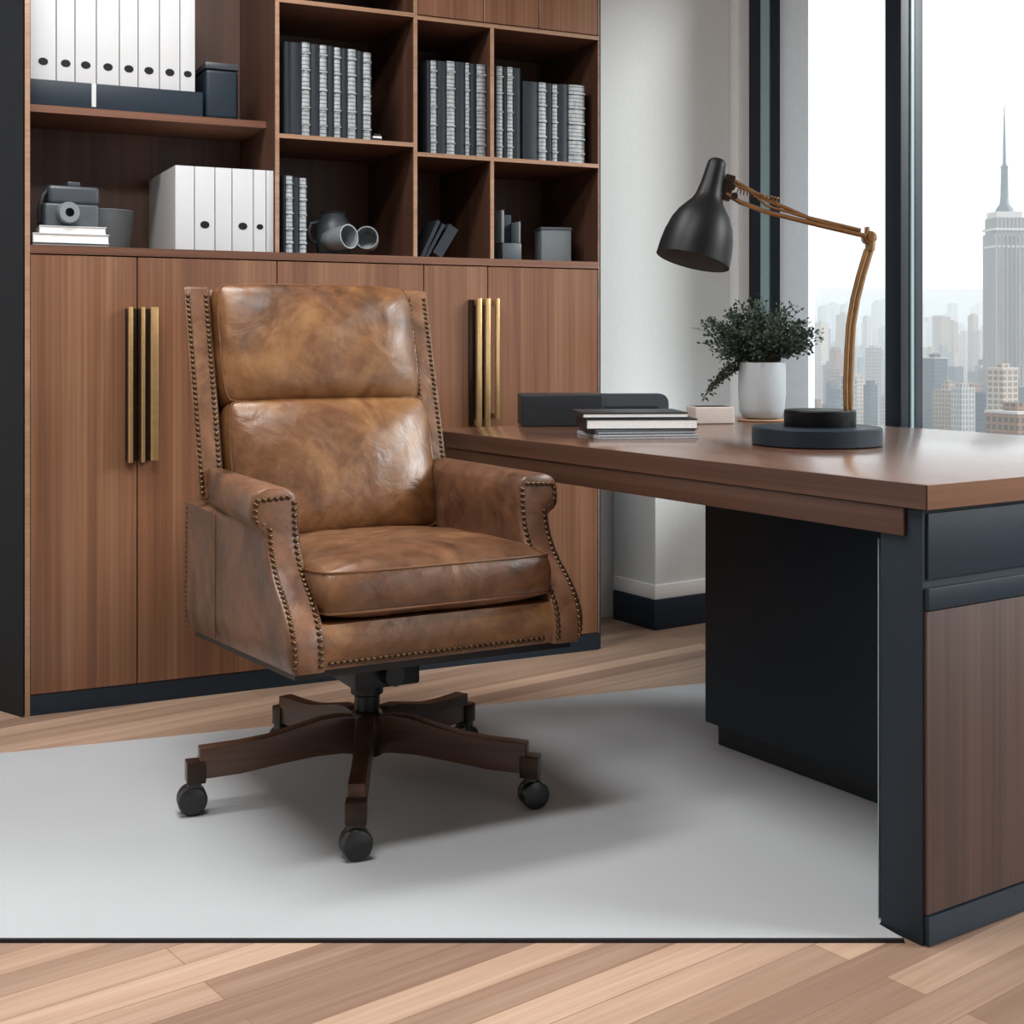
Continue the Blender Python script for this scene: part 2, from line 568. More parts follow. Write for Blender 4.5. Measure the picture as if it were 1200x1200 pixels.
# carcass
o = MB().box(.0, .013, .006, BD, 0, HT).build('side_panel', M['walnut_shaded'], bk, 0); edge(o, MB().box(0, .013, 0, .006, 0, HT))
o = MB().box(xr, Lw - .012, .006, BD, 0.0, HT).build('side_panel', M['walnut_shaded'], bk, 0); edge(o, MB().box(xr, Lw - .012, 0, .006, PLH, HT))
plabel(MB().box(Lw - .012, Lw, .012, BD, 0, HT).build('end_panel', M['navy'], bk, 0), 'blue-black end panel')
MB().box(.013, xr, BD - .015, BD, 0, HT).build('back_panel', M['walnut_shaded'], bk, 0)
MB().box(.013, xr, .006, BD - .015, HT - .02, HT).build('top_panel', M['walnut_shaded'], bk, 0)
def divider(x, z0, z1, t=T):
    o = MB().box(x - t / 2, x + t / 2, .006, BD - .015, z0, z1).build('divider', M['walnut_shaded'], bk, 0)
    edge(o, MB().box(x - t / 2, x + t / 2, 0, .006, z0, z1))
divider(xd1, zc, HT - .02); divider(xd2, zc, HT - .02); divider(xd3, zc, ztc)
def shelf(x0, x1, z, y0=0.0, t=.0125):
    o = MB().box(x0, x1, y0 + .006, BD - .015, z - t, z).build('shelf', M['walnut_h'], bk, 0)
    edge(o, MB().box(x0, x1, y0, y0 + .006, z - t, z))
    return o
h = T / 2
o = MB().box(.013, xd1 - h, .10, BD - .015, za - .02, za).build('shelf', M['walnut_h'], bk, 0)
shelf(xd1 + h, xd2 - h, zb)
shelf(xd2 + h, xd3 - h, zcd); shelf(xd3 + h, xr, zcd)
shelf(xd1 + h, xd2 - h, ztb)
shelf(xd2 + h, xd3 - h, ztc); shelf(xd3 + h, xr, ztc)
# counter
o = MB().box(.013, xr, .006, BD - .015, zc - .022, zc).build('counter', M['walnut_h'], bk, 0)
o = MB().box(.013, xr, 0, .006, zc - .022, zc).build('counter_edge', M['walnut_h'], o, 0)
# plinth
plabel(MB().box(.013, Lw - .012, .004, .03, 0, PLH).build('plinth', M['navy'], bk, 0), 'blue-black plinth')
# lower doors
xsA, xsB = bl(161), bl(497)
xE = bl(572)
doors = []
def door(x0, x1, z0, z1, name='door'):
    g = .0015
    return MB().box(x0 + g, x1 - g, .002, .022, z0 + g, z1 - g, .001, 1).build(name, M['walnut'], bk, 30)
zl, zh = PLH, zc - .024
d1 = door(.013, xsA, zl, zh); d2 = door(xsA, xd1, zl, zh); d3 = door(xd1, xsB, zl, zh); d4 = door(xsB, xE, zl, zh); d5 = door(xE, xr, zl, zh)
def bar(par, x0, x1, z0, z1, dep=.035):
    mb = MB().box(x0, x1, -dep, -dep + .014, z0, z1, .002)
    mb.box(x0 + .002, x1 - .002, -dep + .01, .004, z1 - .02, z1 - .004, .001)
    mb.box(x0 + .002, x1 - .002, -dep + .01, .004, z0 + .004, z0 + .02, .001)
    o = mb.build('handle', M['brass'], par, 30)
    return plabel(o, 'long brass bar handle')
zt1, zb1 = bz(160, 360), bz(160, 541)
MB().box(bl(146.5), bl(159.5), -.008, .004, zb1 + .004, zt1 - .004, .001).build('handle_shadow', M['bronze'], d1, 30)  # dark plate added as the shadow between the handle bars
MB().box(bl(161.5), bl(178), -.008, .004, zb1 + .004, zt1 - .004, .001).build('handle_shadow', M['bronze'], d2, 30)  # painted shadow behind the second door's bars
bar(d1, bl(148), bl(153.5), zb1, zt1)
bar(d2, bl(163), bl(167.5), zb1, zt1)
bar(d2, bl(174), bl(183), zb1 + .004, zt1)
zt2, zb2 = bz(565, 350), bz(565, 499)
MB().box(bl(549), bl(570), -.008, .004, zb2 + .004, zt2 - .004, .001).build('handle_shadow', M['bronze'], d4, 30)  # painted shadow behind the right-hand bars
bar(d4, bl(554), bl(559.5), zb2, zt2); bar(d4, bl(564), bl(569.5), zb2, zt2); bar(d5, bl(576), bl(580), zb2 + .02, zt2)
# upper doors above the right bays
for x0, x1 in ((xd2 + h, bl(567)), (bl(567), bl(632)), (bl(632), xr)):
    door(x0, x1, ztc + .002, HT - .02, 'upper_door')
door(xd1 + h, xd2 - h, ztb + .16, HT - .02, 'upper_door')
shelf(xd1 + h, xd2 - h, ztb + .158)

# ------------------------------------------------------------------ things in the bookcase
def at_shelf(x, y, z):
    return BW(x, y, z + .0005)
# dark storage tray on the upper left shelf
def zpx(px, py, y): return bz(px, py, y)
ty = .11
x0, x1 = .02, bl(238, ty)
tz = za + (bz(140, 97, ty) - bz(140, 128, ty))
tray_h = .072
o = thing('storage_tray', 'long low blue-black tray on the upper left shelf, under the white binders', 'tray', at_shelf((x0 + x1) / 2, ty, za), BA)
hw = (x1 - x0) / 2
MB().box(-hw, hw, 0, .26, 0, tray_h, .003).build('box_body', M['navy'], o, 30)
xt = bl(110, ty) - (x0 + x1) / 2
plabel(MB().box(xt - .006, xt + .006, -.0015, 0, .006, tray_h + .0, .0).build('bookmark_strip', M['white_card'], o, 0), 'white paper strip hanging down the front')
xg0, xg1 = bl(242, ty), bl(281, ty)
o = thing('storage_box', 'glossy dark box at the right end of the upper left shelf beside the binders', 'box', at_shelf((xg0 + xg1) / 2, ty, za), BA)
hw = (xg1 - xg0) / 2
MB().box(-hw, hw, .012, .2, 0, .145, .012, 3).build('box_body', M['navy'], o, 40)
MB().box(-hw - .001, hw + .001, .009, .202, .145, .165, .006, 2).build('lid', M['grey_cover'], o, 40)
def binder(x0, x1, y, z, hgt, dep, label, group, hole_z, hole=True):
    o = thing('ring_binder', label, 'binder', at_shelf((x0 + x1) / 2, y, z), BA, group)
    w = (x1 - x0) / 2 - .0012
    mb = MB()
    mb.box(-w, w, 0, .004, 0, hgt, .0012, 2)                    # spine
    mb.box(-w, -w + .003, .003, dep, 0, hgt)                    # covers
    mb.box(w - .003, w, .003, dep, 0, hgt)
    mb.build('cover', M['white_card'], o, 30)
    MB().box(-w + .0035, w - .0035, .008, dep - .01, .006, hgt - .006).build('pages', M['paper'], o, 0)
    if hole:
        rr = min(.013, w * .55)
        c = plabel(MB().lathe([(0, -.0015), (rr * .8, -.0015), (rr, -.0005), (rr, .001), (0, .001)], 20, Matrix.Translation((0, 0, hole_z)) @ Matrix.Rotation(PI / 2, 4, 'X'), .8).build('finger_hole', M['black_gap'], o, 30), 'black finger hole')
    return o
edges = [35, 66, 88, 113, 140, 162, 187, 211, 229]
ords = ['leftmost', 'second', 'third', 'fourth', 'fifth', 'sixth', 'seventh', 'rightmost']
by = .115
for i in range(8):
    a, b = bl(edges[i], by), bl(edges[i + 1], by)
    binder(max(a, .0145), b, by, za + tray_h, .31, .25, 'white ring binder, %s of the eight on the dark tray' % (ords[i] + (' from left' if 0 < i < 7 else '')), 'white binders on the upper left shelf', .05)
low = [(205, 228, True), (228, 252, True), (252, 272, False), (272, 296, True), (296, 310, True), (310, 323, False)]
low = [(205, 228, False), (228, 252, True), (252, 272, False), (272, 297, True), (297, 312, True), (312, 322.5, False)]
lab = ['leftmost white binder of the six on the counter, beside the dark bin', 'second white binder from the left of the six on the counter, with finger hole',
       'third white binder from the left on the counter, blank spine without hole', 'fourth white binder from the left on the counter, with finger hole',
       'fifth white binder from the left on the counter, with finger hole', 'thin blank white binder at the right end of the six on the counter']
bh = bz(230, 195, .01) - zc
for (a, b, hl), t in zip(low, lab):
    binder(bl(a, .012), min(bl(b, .012), xd1 - h - .001), .012, zc, bh, .385, t, 'white binders on the counter', .072, hl)

def book(x0, x1, y, z, hgt, dep, label, group, spine='dark', name='book'):
    o = thing(name, label, 'book', at_shelf((x0 + x1) / 2, y, z), BA, group)
    w = (x1 - x0) / 2 - .0006
    mb = MB()
    mb.box(-w, -w + .002, .002, dep, 0, hgt).box(w - .002, w, .002, dep, 0, hgt)
    sp = MB()
    n = 6
    pts = [(-w, .004)] + [(-w + 2 * w * k / n, .004 - .006 * math.sin(PI * k / n)) for k in range(1, n)] + [(w, .004), (w, .007), (-w, .007)]
    sp.prism(pts, 0, hgt)
    if spine == 'dark':
        sp.build('spine', M['dark_cloth'], o, 40)
    else:
        for q in (.12, .3, .5, .7, .88):
            sp.box(-w * .95, w * .95, -.0035, .003, hgt * q, hgt * q + .005, .001)
        plabel(sp.build('spine', M['spine'], o, 40), 'marbled grey spine with dark bands')
    mb.build('cover', M['dark_cloth'], o, 30)
    MB().box(-w + .002, w - .002, .007, dep - .006, .004, hgt - .004).build('pages', M['greypaper'], o, 0)
    return o
def run(px_edges, kinds, y, z, tops, dep, where, grp):
    nd = ng = 0
    tot = {k: kinds.count(k) for k in set(kinds)}
    cnt = {'d': 0, 'g': 0}
    W = ['first', 'second', 'third', 'fourth', 'fifth', 'sixth', 'seventh', 'eighth']
    for i, k in enumerate(kinds):
        a, b = px_edges[i], px_edges[i + 1]
        hgt = bz((a + b) / 2, tops[i], y) - z
        cnt[k] += 1
        kind = 'dark-spined book' if k == 'd' else 'book with marbled grey spine'
        book(bl(a, y), bl(b, y), y, z, hgt, dep, '%s, %s from left %s' % (kind, W[cnt[k] - 1], where), grp, 'dark' if k == 'd' else 'grey')
y = .03
run([333, 340, 353, 364, 374, 384, 391, 400, 407, 418, 425, 435.5], 'ddgdgdgdgdg', y, zb, [49, 50, 50, 52, 53, 54, 56, 57, 58, 60, 62], .22, 'in the upper middle bay', 'books in the upper middle bay')
run([500, 504, 512.5, 523, 534, 545, 551, 558, 570], 'dgdgdgdg', y, zcd, [71, 71, 72, 72, 73, 74, 75, 76], .22, 'in the row left of the thin divider', 'books left of the thin divider')
run([581.5, 590, 594, 602, 610], 'gdgd', y, zcd, [78, 79, 79, 80], .22, 'just right of the thin divider', 'books right of the thin divider')
run([613, 631, 641, 647, 654, 666, 686], 'dgdgdg', y, zcd, [96, 97, 98, 99, 99, 100], .2, 'in the short far right group', 'short books at the far right')
run([332, 334.5, 344, 350.5, 360], 'dgdg', .014, zc, [205, 206, 208, 209], .2, 'beside the white binders on the counter', 'books beside the white binders')

# trinket at the end of the row
tx, ty_ = bl(442, .04), .04
o = thing('trinket_box', 'tiny black and white trinket at the end of the books in the middle bay', 'trinket', at_shelf(tx, ty_, zb), BA)
MB().box(-.016, .016, 0, .03, 0, .012, .002).build('box_base', M['black_cover'], o, 30)
plabel(MB().box(-.013, .015, .0, .028, .012, .018, .001).build('white_layer', M['paper'], o, 30), 'white layer')
MB().box(-.01, .014, .002, .026, .018, .026, .003).build('lid', M['black_cover'], o, 30)

# counter, left bay: white books, dark camera, dark bin
def flatbook(c, w, d, t, z, rz, label, cover, group, pages='paper', name='book'):
    o = thing(name, label, 'book', (c.x, c.y, z), rz, group)
    MB().box(-w / 2, w / 2, 0, d, 0, .0025, .0008).box(-w / 2, w / 2, 0, d, t - .0025, t, .0008).box(-w / 2, -w / 2 + .003, 0, d, .001, t - .001).build('cover', M[cover], o, 30)
    MB().box(-w / 2 + .003, w / 2 - .003, .003, d - .003, .0025, t - .0025).build('pages', M[pages], o, 0)
    return o
zz = zc + .0005
yb = .02
cA = BW(bl(84, yb), yb)
flatbook(cA, .205, .15, .008, zz, BA, 'thin black book at the bottom of the stack on the counter at left', 'black_cover', 'stacked books on the counter'); zz += .0085
cA = BW(bl(84, yb + .004), yb + .004)
flatbook(cA, .20, .15, .026, zz, BA + .01, 'thick white book, lower of the two white ones on the counter at left', 'white_card', 'stacked books on the counter'); zz += .0265
cA = BW(bl(86, yb + .012), yb + .012)
flatbook(cA, .175, .14, .021, zz, BA - .03, 'white book on top of the counter stack, under the dark camera', 'white_card', 'stacked books on the counter'); zz += .0215
o = thing('camera', 'dark vintage camera with bellows front, on the white books', 'camera', (cA.x, cA.y, zz), BA + .12)
MB().box(-.07, .075, .02, .115, 0, .062, .007, 3).build('body', M['charcoal'], o, 40)
MB().box(-.055, .085, .045, .11, .062, .115, .012, 3).box(-.0, .035, .06, .095, .115, .128, .004).build('hood', M['grey_cover'], o, 40)
MB().lathe([(.012, -.03), (.027, -.03), (.029, -.026), (.029, .0), (.025, .004), (.025, .03)], 24, Matrix.Translation((-.012, .02, .036)) @ Matrix.Rotation(PI / 2, 4, 'X') @ Matrix.Scale(-1, 4, (0, 0, 1))).build('lens', M['smoke'], o, 40)
MB().tube([(-.055, .06, .1), (-.068, .05, .085), (-.078, .05, .05), (-.075, .055, .01)], .005, 8).build('strap', M['black_cover'], o, 40)
xb = bl(128, .16)
o = thing('bin', 'dark grey tapered bin behind the white books on the counter', 'bin', at_shelf(xb, .255, zc), BA)
MB().lathe([(0, 0), (.068, 0), (.072, .004), (.085, .118), (.0865, .12), (.083, .122), (.07, .01), (0, .01)], 36).build('bin_body', M['greybox'], o, 40)

# counter, middle bay: tumbled vessels
def vessel(px, py, y, L, r0, r1, pitch, yawd, label, matk):
    x = bl(px, y)
    p = BW(x, y)
    o = thing('vase', label, 'vase', (p.x, p.y, bz(px, py, y)), BA + math.radians(yawd))
    R = Matrix.Rotation(math.radians(pitch), 4, 'X') @ Matrix.Translation((0, 0, -L / 2))
    MB().lathe([(0, 0), (r0 * .8, 0), (r0, .006), ((r0 + r1) / 2 * 1.06, L * .5), (r1, L), (r1 * .9, L), (r1 * .88, L * .9), (r0 * .8, .02), (0, .016)], 32, R).build('vase_body', M[matk], o, 50)
    return o
vz = zc
vessel(396, 280, .07, .10, .03, .037, 84, 24, 'smoke-grey vase lying on its side, mouth forward, at front of the middle bay', 'smoke')
vessel(431, 281.5, .07, .09, .028, .035, 84, -24, 'smoke-grey cup lying tilted at the right of the three vessels', 'smoke')
o = thing('vase', 'dark grey rounded jug standing behind the two lying vessels', 'vase', at_shelf(bl(391, .2), .2, zc), BA)
MB().lathe([(0, 0), (.04, 0), (.052, .02), (.06, .06), (.056, .1), (.04, .125), (.036, .135), (.042, .142), (.036, .14), (.03, .12), (0, .1)], 32).build('vase_body', M['charcoal'], o, 50)
MB().tube([(-.05, 0, .11), (-.075, -.004, .105), (-.083, -.004, .08), (-.075, -.002, .055), (-.058, 0, .045)], .0065, 8).build('jug_handle', M['charcoal'], o, 50)
# low right bays
def lean(px, y, w, hgt, dep, ang, label):
    p = BW(bl(px, y), y)
    o = thing('book', label, 'book', (p.x, p.y, zc + .0008 + w * math.sin(math.radians(ang))), BA, 'leaning books in the small lower bay')
    R = Matrix.Rotation(math.radians(ang), 4, 'Y')
    MB().box(0, .002, 0, dep, 0, hgt, 0, 1, R).box(w - .002, w, 0, dep, 0, hgt, 0, 1, R).box(0, w, -.001, .003, 0, hgt, 0, 1, R).build('cover', M['dark_cloth'], o, 30)
    MB().box(.002, w - .002, .003, dep - .004, .003, hgt - .003, 0, 1, R).build('pages', M['greypaper'], o, 0)
lean(493, .05, .012, .125, .10, 26, 'leftmost of the dark books leaning in the small lower bay')
lean(498.5, .05, .010, .118, .10, 29, 'thin middle one of the dark books leaning in the small lower bay')
lean(507.5, .05, .034, .105, .12, 32, 'thickest and rightmost of the leaning dark books, lower bay')
p = BW(bl(600, .06), .06)
o = thing('desk_organizer', 'small dark organizer with two upright pale-edged ends, lower right bay', 'organizer', (p.x, p.y, zc + .0005), BA)
MB().box(-.034, .034, 0, .09, 0, .055, .003).build('tray', M['charcoal'], o, 30)
plabel(MB().box(-.038, -.027, 0, .09, .055, .16, .004).build('end_plate', M['greybox'], o, 30), 'tall pale-edged end plate')
MB().box(-.027, .022, .05, .06, .055, .15, .003).build('back_plate', M['dark_cloth'], o, 30)
plabel(MB().box(.024, .031, 0, .09, .055, .125, .003).build('end_plate', M['greybox'], o, 30), 'short pale-edged end plate')
p = BW(bl(652, .08), .08)
o = thing('storage_box', 'square mid-grey box on the counter in the lower right bay', 'box', (p.x, p.y, zc + .0005), BA - math.radians(14))
b_ = bmesh.new()
mb = MB()
mb.box(-.05, .05, 0, .1, 0, .112, .003).build('box_body', M['greybox'], o, 30)
MB().box(-.052, .052, -.002, .102, .104, .114, .002).build('rim', M['charcoal'], o, 30)

# ------------------------------------------------------------------ desk
dk = thing('desk', 'large walnut executive desk with blue-black base and wood end panel', 'desk', (P0.x, P0.y, 0), TH)
DT = .765
DW, DL = 1.1, 1.62
MB().box(-.034, DW, -.031, DL, DT - .042, DT, .0025, 2).build('desktop', M['desk'], dk, 30)
MB().box(-.0352, -.034, -.0300, DL - .0005, DT - .0415, DT - .0006, .0004, 1).build('front_edge_band', M['desk_edge'], dk, 30)
plabel(MB().box(-.0336, DW - .0004, -.0322, -.0308, DT - .0415, DT - .0006, .0004, 1).build('edge_band', M['band'], dk, 30), 'brown edge band at the near end')
MB().box(-.031, -.024, .02, DL - .05, DT - .09, DT - .043, .002).box(-.025, .02, .09, DL - .05, DT - .09, DT - .043, .002).build('apron', M['desk_edge'], dk, 30)
MB().prism([(-.0225, -.0125), (DW - .03, -.0125), (DW - .03, .088), (.0, .088), (-.0235, .075)], 0, DT - .044, .0025).build('end_pedestal', M['navy'], dk, 30)
# frame face (facing the viewer's side): rails around an inset veneer panel
MB().box(-.018, DW - .035, -.0225, -.011, 0.001, .05, .002).build('bottom_rail', M['navy'], dk, 30)
MB().box(-.018, DW - .035, -.0225, -.011, .555, .592, .002).build('middle_rail', M['navy'], dk, 30)
MB().box(-.014, DW - .035, -.018, -.011, .605, DT - .05, .002).build('drawer_front', M['navy'], dk, 30)
plabel(MB().box(-.018, DW - .035, -.0185, -.011, .052, .553, .001).build('inset_panel', M['panel'], dk, 30), 'dark walnut inset panel')
xp = .42
MB().box(xp, xp + .04, .09, 1.02, RT + .05, DT - .044, .003).build('modesty_panel', M['navy'], dk, 30)
MB().box(xp + .04, .98, .6, 1.015, RT + .05, DT - .044, .003).build('inner_pedestal', M['navy'], dk, 30)
MB().box(xp + .012, .95, .104, .985, RT + .0004, RT + .05, .002).build('toe_plinth', M['black_cover'], dk, 30)
zled = MB().box(-.012, -.006, .0892, .0912, .007, .66).build('metal_strip', M['gasket'], dk, 0)
plabel(zled, 'thin pale metal strip')

def on_desk(px, py):
    d = (1 - DT) * F / (py - YH)
    return Vector(((px - 600) / F * d, d, DT + .0004))
# ------------------------------------------------------------------ desk lamp
SP = 3.02 / F
lc = Vector(((957 - 600) * SP, 3.02, DT + .0004))
lamp = thing('desk_lamp', 'black desk lamp with copper-coloured jointed arm, standing on the desk', 'lamp', lc, 0)
def lp(px, py, y=0):           # point of the lamp in its own vertical plane
    return Vector(((px - 957) * SP, y, (1 - (py - YH) * SP) - lc.z))
MB().lathe([(0, 0), (.142, 0), (.146, .003), (.146, .038), (.143, .041), (0, .041)], 64).build('base_disc', M['slate'], lamp, 30)
up = MB().lathe([(0, .041), (.080, .041), (.081, .044), (.081, .075), (.079, .078), (0, .078)], 48, Matrix.Translation((.012, .02, 0))).build('base_cap', M['lamp_black'], lamp, 30)
low_pts = [(997, 490), (996.5, 450), (998, 410), (1000, 380), (1005, 350), (1012, 322), (1021, 292)]
mb = MB()
for off in (-.0052, .0052):
    mb.tube([lp(a, b, .02) + Vector((off, 0, 0)) for a, b in low_pts], .0065, 12)
mb.build('lower_arm', M['copper'], lamp, 60)
# elbow joint
mb = MB()
jc = lp(1021, 278, .02)
mb.lathe([(0, -.016), (.013, -.016), (.015, -.013), (.015, .013), (.013, .016), (0, .016)], 24, Matrix.Translation(jc) @ Matrix.Rotation(PI / 2, 4, 'X'))
mb.tube([jc + Vector((.004, -.012, -.002)), jc + Vector((.002, -.012, -.03))], .008, 10)
mb.tube([jc + Vector((.004, .012, -.002)), jc + Vector((.002, .012, -.03))], .008, 10)
mb.lathe([(0, 0), (.009, 0), (.009, .01), (0, .012)], 16, Matrix.Translation(jc + Vector((0, -.017, 0))) @ Matrix.Rotation(PI / 2, 4, 'X'))
mb.lathe([(0, 0), (.006, 0), (.006, .012), (0, .014)], 16, Matrix.Translation(jc + Vector((-.004, 0, .012))))
mb.build('elbow_joint', M['copper'], lamp, 40)
mb = MB()
mb.tube([lp(1016, 276, .012), lp(960, 263, .012), (lp(900, 248, .012)), lp(868, 236, .012), lp(852, 226, .012)], .0055, 12)
mb.tube([lp(1012, 269, .026), lp(950, 254, .026), lp(900, 232, .026), lp(862, 210, .026)], .0048, 12)
mb.tube([lp(1000, 270, .02), lp(940, 252, .02), lp(900, 240, .02), lp(880, 222, .02), lp(858, 214, .02)], .003, 8)
mb.build('upper_arm', M['copper'], lamp, 60)
mb = MB()
sp_ = [lp(985, 262, .02)]
spring = []
for k in range(90):
    t = k / 89
    c = lp(915, 234, .02).lerp(lp(866, 222, .02), t)
    spring.append(c + Vector((.002 * math.cos(k * .9), .0055 * math.cos(k * .9 + 1), .0055 * math.sin(k * .9))))
mb.tube(spring, .0013, 6)
mb.build('spring', M['copper'], lamp, 60)
mb = MB()
mb.box(-.012, .012, -.006, .018, -.03, .03, .004, 2, Matrix.Translation(lp(854, 219, .014)) @ Matrix.Rotation(.25, 4, 'Y'))
for dz in (-.02, .0, .02):
    mb.lathe([(0, -.013), (.008, -.013), (.008, .013), (0, .013)], 14, Matrix.Translation(lp(857, 219, .016) + Vector((.002 - dz * .3, 0, dz))) @ Matrix.Rotation(PI / 2, 4, 'X'))
plabel(mb.build('shade_bracket', M['bronze'], lamp, 40), 'dark metal bracket at the shade')
# shade
top, rim = lp(843, 186, .02), lp(811, 306, -.012)
ax = (rim - top); Ls = ax.length; ax.normalize()
Q = Matrix.Translation(top) @ Vector((0, 0, 1)).rotation_difference(ax).to_matrix().to_4x4()
out = [(0, 0), (.016, .0), (.021, .006), (.0225, .02), (.026, .06), (.031, .088), (.037, .102), (.048, .116), (.060, .132), (.071, .155), (.079, .185), (.083, .215), (.0845, Ls)]
MB().lathe(out + [(.0815, Ls), (.080, .214), (.076, .185), (.068, .156), (.057, .134), (.045, .119), (.034, .106), (.02, .098), (0, .096)], 56, Q).build('lamp_shade', M['lamp_black'], lamp, 40)
MB().lathe([(.0812, Ls - .001), (.0795, .213), (.0755, .185), (.0672, .157), (.0562, .136), (.044, .121), (.03, .112), (0, .11)], 56, Q).build('shade_lining', M['lamp_in'], lamp, 40)
MB().lathe([(0, .11), (.015, .112), (.016, .135), (.026, .15), (.03, .17), (.022, .192), (0, .198)], 24, Q).build('bulb', M['pot'], lamp, 60)

# ------------------------------------------------------------------ plant
pc = on_desk(893, 493)
SPP = pc.y / F
plant = thing('potted_plant', 'bushy small-leaved plant in pale grey rounded pot on the desk', 'plant', (pc.x, pc.y, pc.z + .006), 0)
cst = MB().lathe([(0, 0), (.072, 0), (.074, .002), (.074, .004), (.072, .0055), (0, .0055)], 40).build('coaster', M['coaster'], None, 30)
cst.location = pc
tag(cst, 'round tan coaster under the pale plant pot', 'coaster')
ph = 66 * SPP; pr_ = 27.5 * SPP
MB().lathe([(0, 0), (pr_ * .62, 0), (pr_ * .82, .006), (pr_ * .95, .03), (pr_, .07), (pr_, ph - .004), (pr_ * .985, ph), (pr_ * .93, ph), (pr_ * .92, ph - .02), (0, ph - .02)], 48).build('pot', M['pot'], plant, 50)
MB().lathe([(0, ph - .018), (pr_ * .9, ph - .019)], 30).build('soil', M['soil'], plant, 0)
rnd = random.Random(3)
lv = bmesh.new(); stems = MB()
def leaf(p, dirv, L, W):
    dirv = dirv.normalized()
    side = dirv.cross(Vector((rnd.uniform(-1, 1), rnd.uniform(-1, 1), rnd.uniform(-.3, 1)))).normalized()
    n = dirv.cross(side)
    a = lv.verts.new(p); b = lv.verts.new(p + dirv * L * .5 + side * W + n * .1 * L)
    c = lv.verts.new(p + dirv * L + n * -.05 * L); d = lv.verts.new(p + dirv * L * .5 - side * W + n * .1 * L)
    lv.faces.new([a, b, c]); lv.faces.new([a, c, d])
base = Vector((0, 0, ph - .02))
def spray(tip, nseg=14, sag=.0, leaves=26, L=.013):
    ctrl = base.lerp(tip, .45) + Vector((0, 0, .045 + sag))
    pts = []
    b0 = base + Vector((rnd.uniform(-.03, .03), rnd.uniform(-.03, .03), 0))
    for k in range(nseg):
        t = k / (nseg - 1)
        pts.append(b0 * (1 - t) ** 2 + ctrl * 2 * t * (1 - t) + tip * t * t)
    stems.tube(pts, [.0016 * (1 - .6 * k / nseg) for k in range(nseg)], 5)
    for k in range(leaves):
        t = .35 + .65 * rnd.random()
        i = min(nseg - 2, int(t * (nseg - 1)))
        p = pts[i].lerp(pts[i + 1], rnd.random())
        d = (pts[i + 1] - pts[i]).normalized() * .6 + Vector((rnd.gauss(0, 1), rnd.gauss(0, 1), rnd.gauss(0, .8)))
        q = p + d.normalized() * rnd.uniform(0, .012)
        leaf(q, d, L * rnd.uniform(.7, 1.2), L * .3)
cz = ph + 27 * SPP
for k in range(170):
    th = rnd.uniform(0, 2 * PI); ph_ = math.acos(rnd.uniform(-.55, 1)); rr = rnd.uniform(.62, 1.0)
    tip = Vector((rr * 74 * SPP * math.sin(ph_) * math.cos(th), rr * .13 * math.sin(ph_) * math.sin(th), cz + rr * 50 * SPP * math.cos(ph_)))
    if tip.z < ph - .01 and abs(tip.x) < pr_ * 1.2:
        tip.x = math.copysign(pr_ * 1.5, tip.x)
    spray(tip, leaves=30)
for k in range(16):     # drooping and reaching sprays on the left
    f = rnd.random()
    spray(Vector((-(50 + 22 * f) * SPP, -.02 + rnd.uniform(-.01, .01), ph - (10 + 34 * f) * SPP)), sag=.02, leaves=20)
for k in range(10):
    f = rnd.random()
    spray(Vector((-(62 + 22 * f) * SPP, rnd.uniform(-.02, .02), ph + (52 - 12 * f) * SPP)), leaves=18)
me = bpy.data.meshes.new('foliage'); lv.to_mesh(me); lv.free()
me.materials.append(M['leaf'])
fo = bpy.data.objects.new('foliage', me); COL.objects.link(fo); fo.parent = plant
stems.build('stems', M['stem'], plant, 60)
pb = on_desk(838, 497)
o = thing('pale_box', 'low pale box on the desk left of the plant pot', 'box', (pb.x, pb.y, pb.z), TH * .3)
MB().box(-.058, .058, 0, .09, 0, .048, .004, 3).build('box_body', M['palebox'], o, 40)  # plain pale beige block with a dark top
MB().box(-.05, .05, .008, .082, .044, .0485).build('filling', M['soil'], o, 0)

# ------------------------------------------------------------------ papers and folders on the desk
def dthing(name, label, cat, px, py, rz, group=None):
    q = on_desk(px, py)
    return thing(name, label, cat, q, rz, group), q
rz0 = math.radians(4)
q = on_desk(655, 500)
def slab(name, label, cat, loc, w, d, t, rz, cover, pages=None, rc=0, group=None):
    o = thing(name, label, cat, loc, rz, group)
    c = .003
    if pages is None:
        MB().box(-w / 2, w / 2, 0, d, 0, t, min(t * .3, .004), 3).build('cover', M[cover], o, 40)
    else:
        MB().box(-w / 2, w / 2, 0, d, 0, c, .001).box(-w / 2, w / 2, 0, d, t - c, t, .001).box(-w / 2, -w / 2 + c, 0, d, .001, t - .001).build('cover', M[cover], o, 40)
        MB().box(-w / 2 + c, w / 2 - .002, .0015, d - .003, c, t - c).build('pages', M[pages], o, 0)
    return o
k_ = q.y / F
slab('document_case', 'black box file at the left end of the desk, behind the papers', 'box file', Vector((q.x - .038 * 1 + 58 * k_ * .5 - .02, q.y, q.z)), 96 * k_, .16, 37 * k_, rz0, 'black_cover')
o = thing('folder', 'dark grey upright folder with rounded corner between black box file and plant', 'folder', Vector((q.x + 90 * k_, q.y + .02, q.z)), rz0)
w_ = 80 * k_ / 2; hf = 38 * k_
pl = [(-w_, 0), (w_, 0), (w_, .02)] + [(w_ - .025 + .025 * math.cos(a), hf - .025 + .025 * math.sin(a)) for a in [PI / 2 * k / 6 for k in range(0, 7)]] + [(-w_, hf)]
MB().prism(pl, 0, .05, .0, Matrix.Translation((0, .05, .0)) @ Matrix.Rotation(PI / 2, 4, 'X')).build('board', M['grey_cover'], o, 30)
MB().box(-w_ + .004, w_ - .03, -.0012, .0005, hf * .5, hf * .62, .0005).build('clasp_band', M['black_cover'], o, 0)
q = on_desk(735, 513.5)
k_ = q.y / F
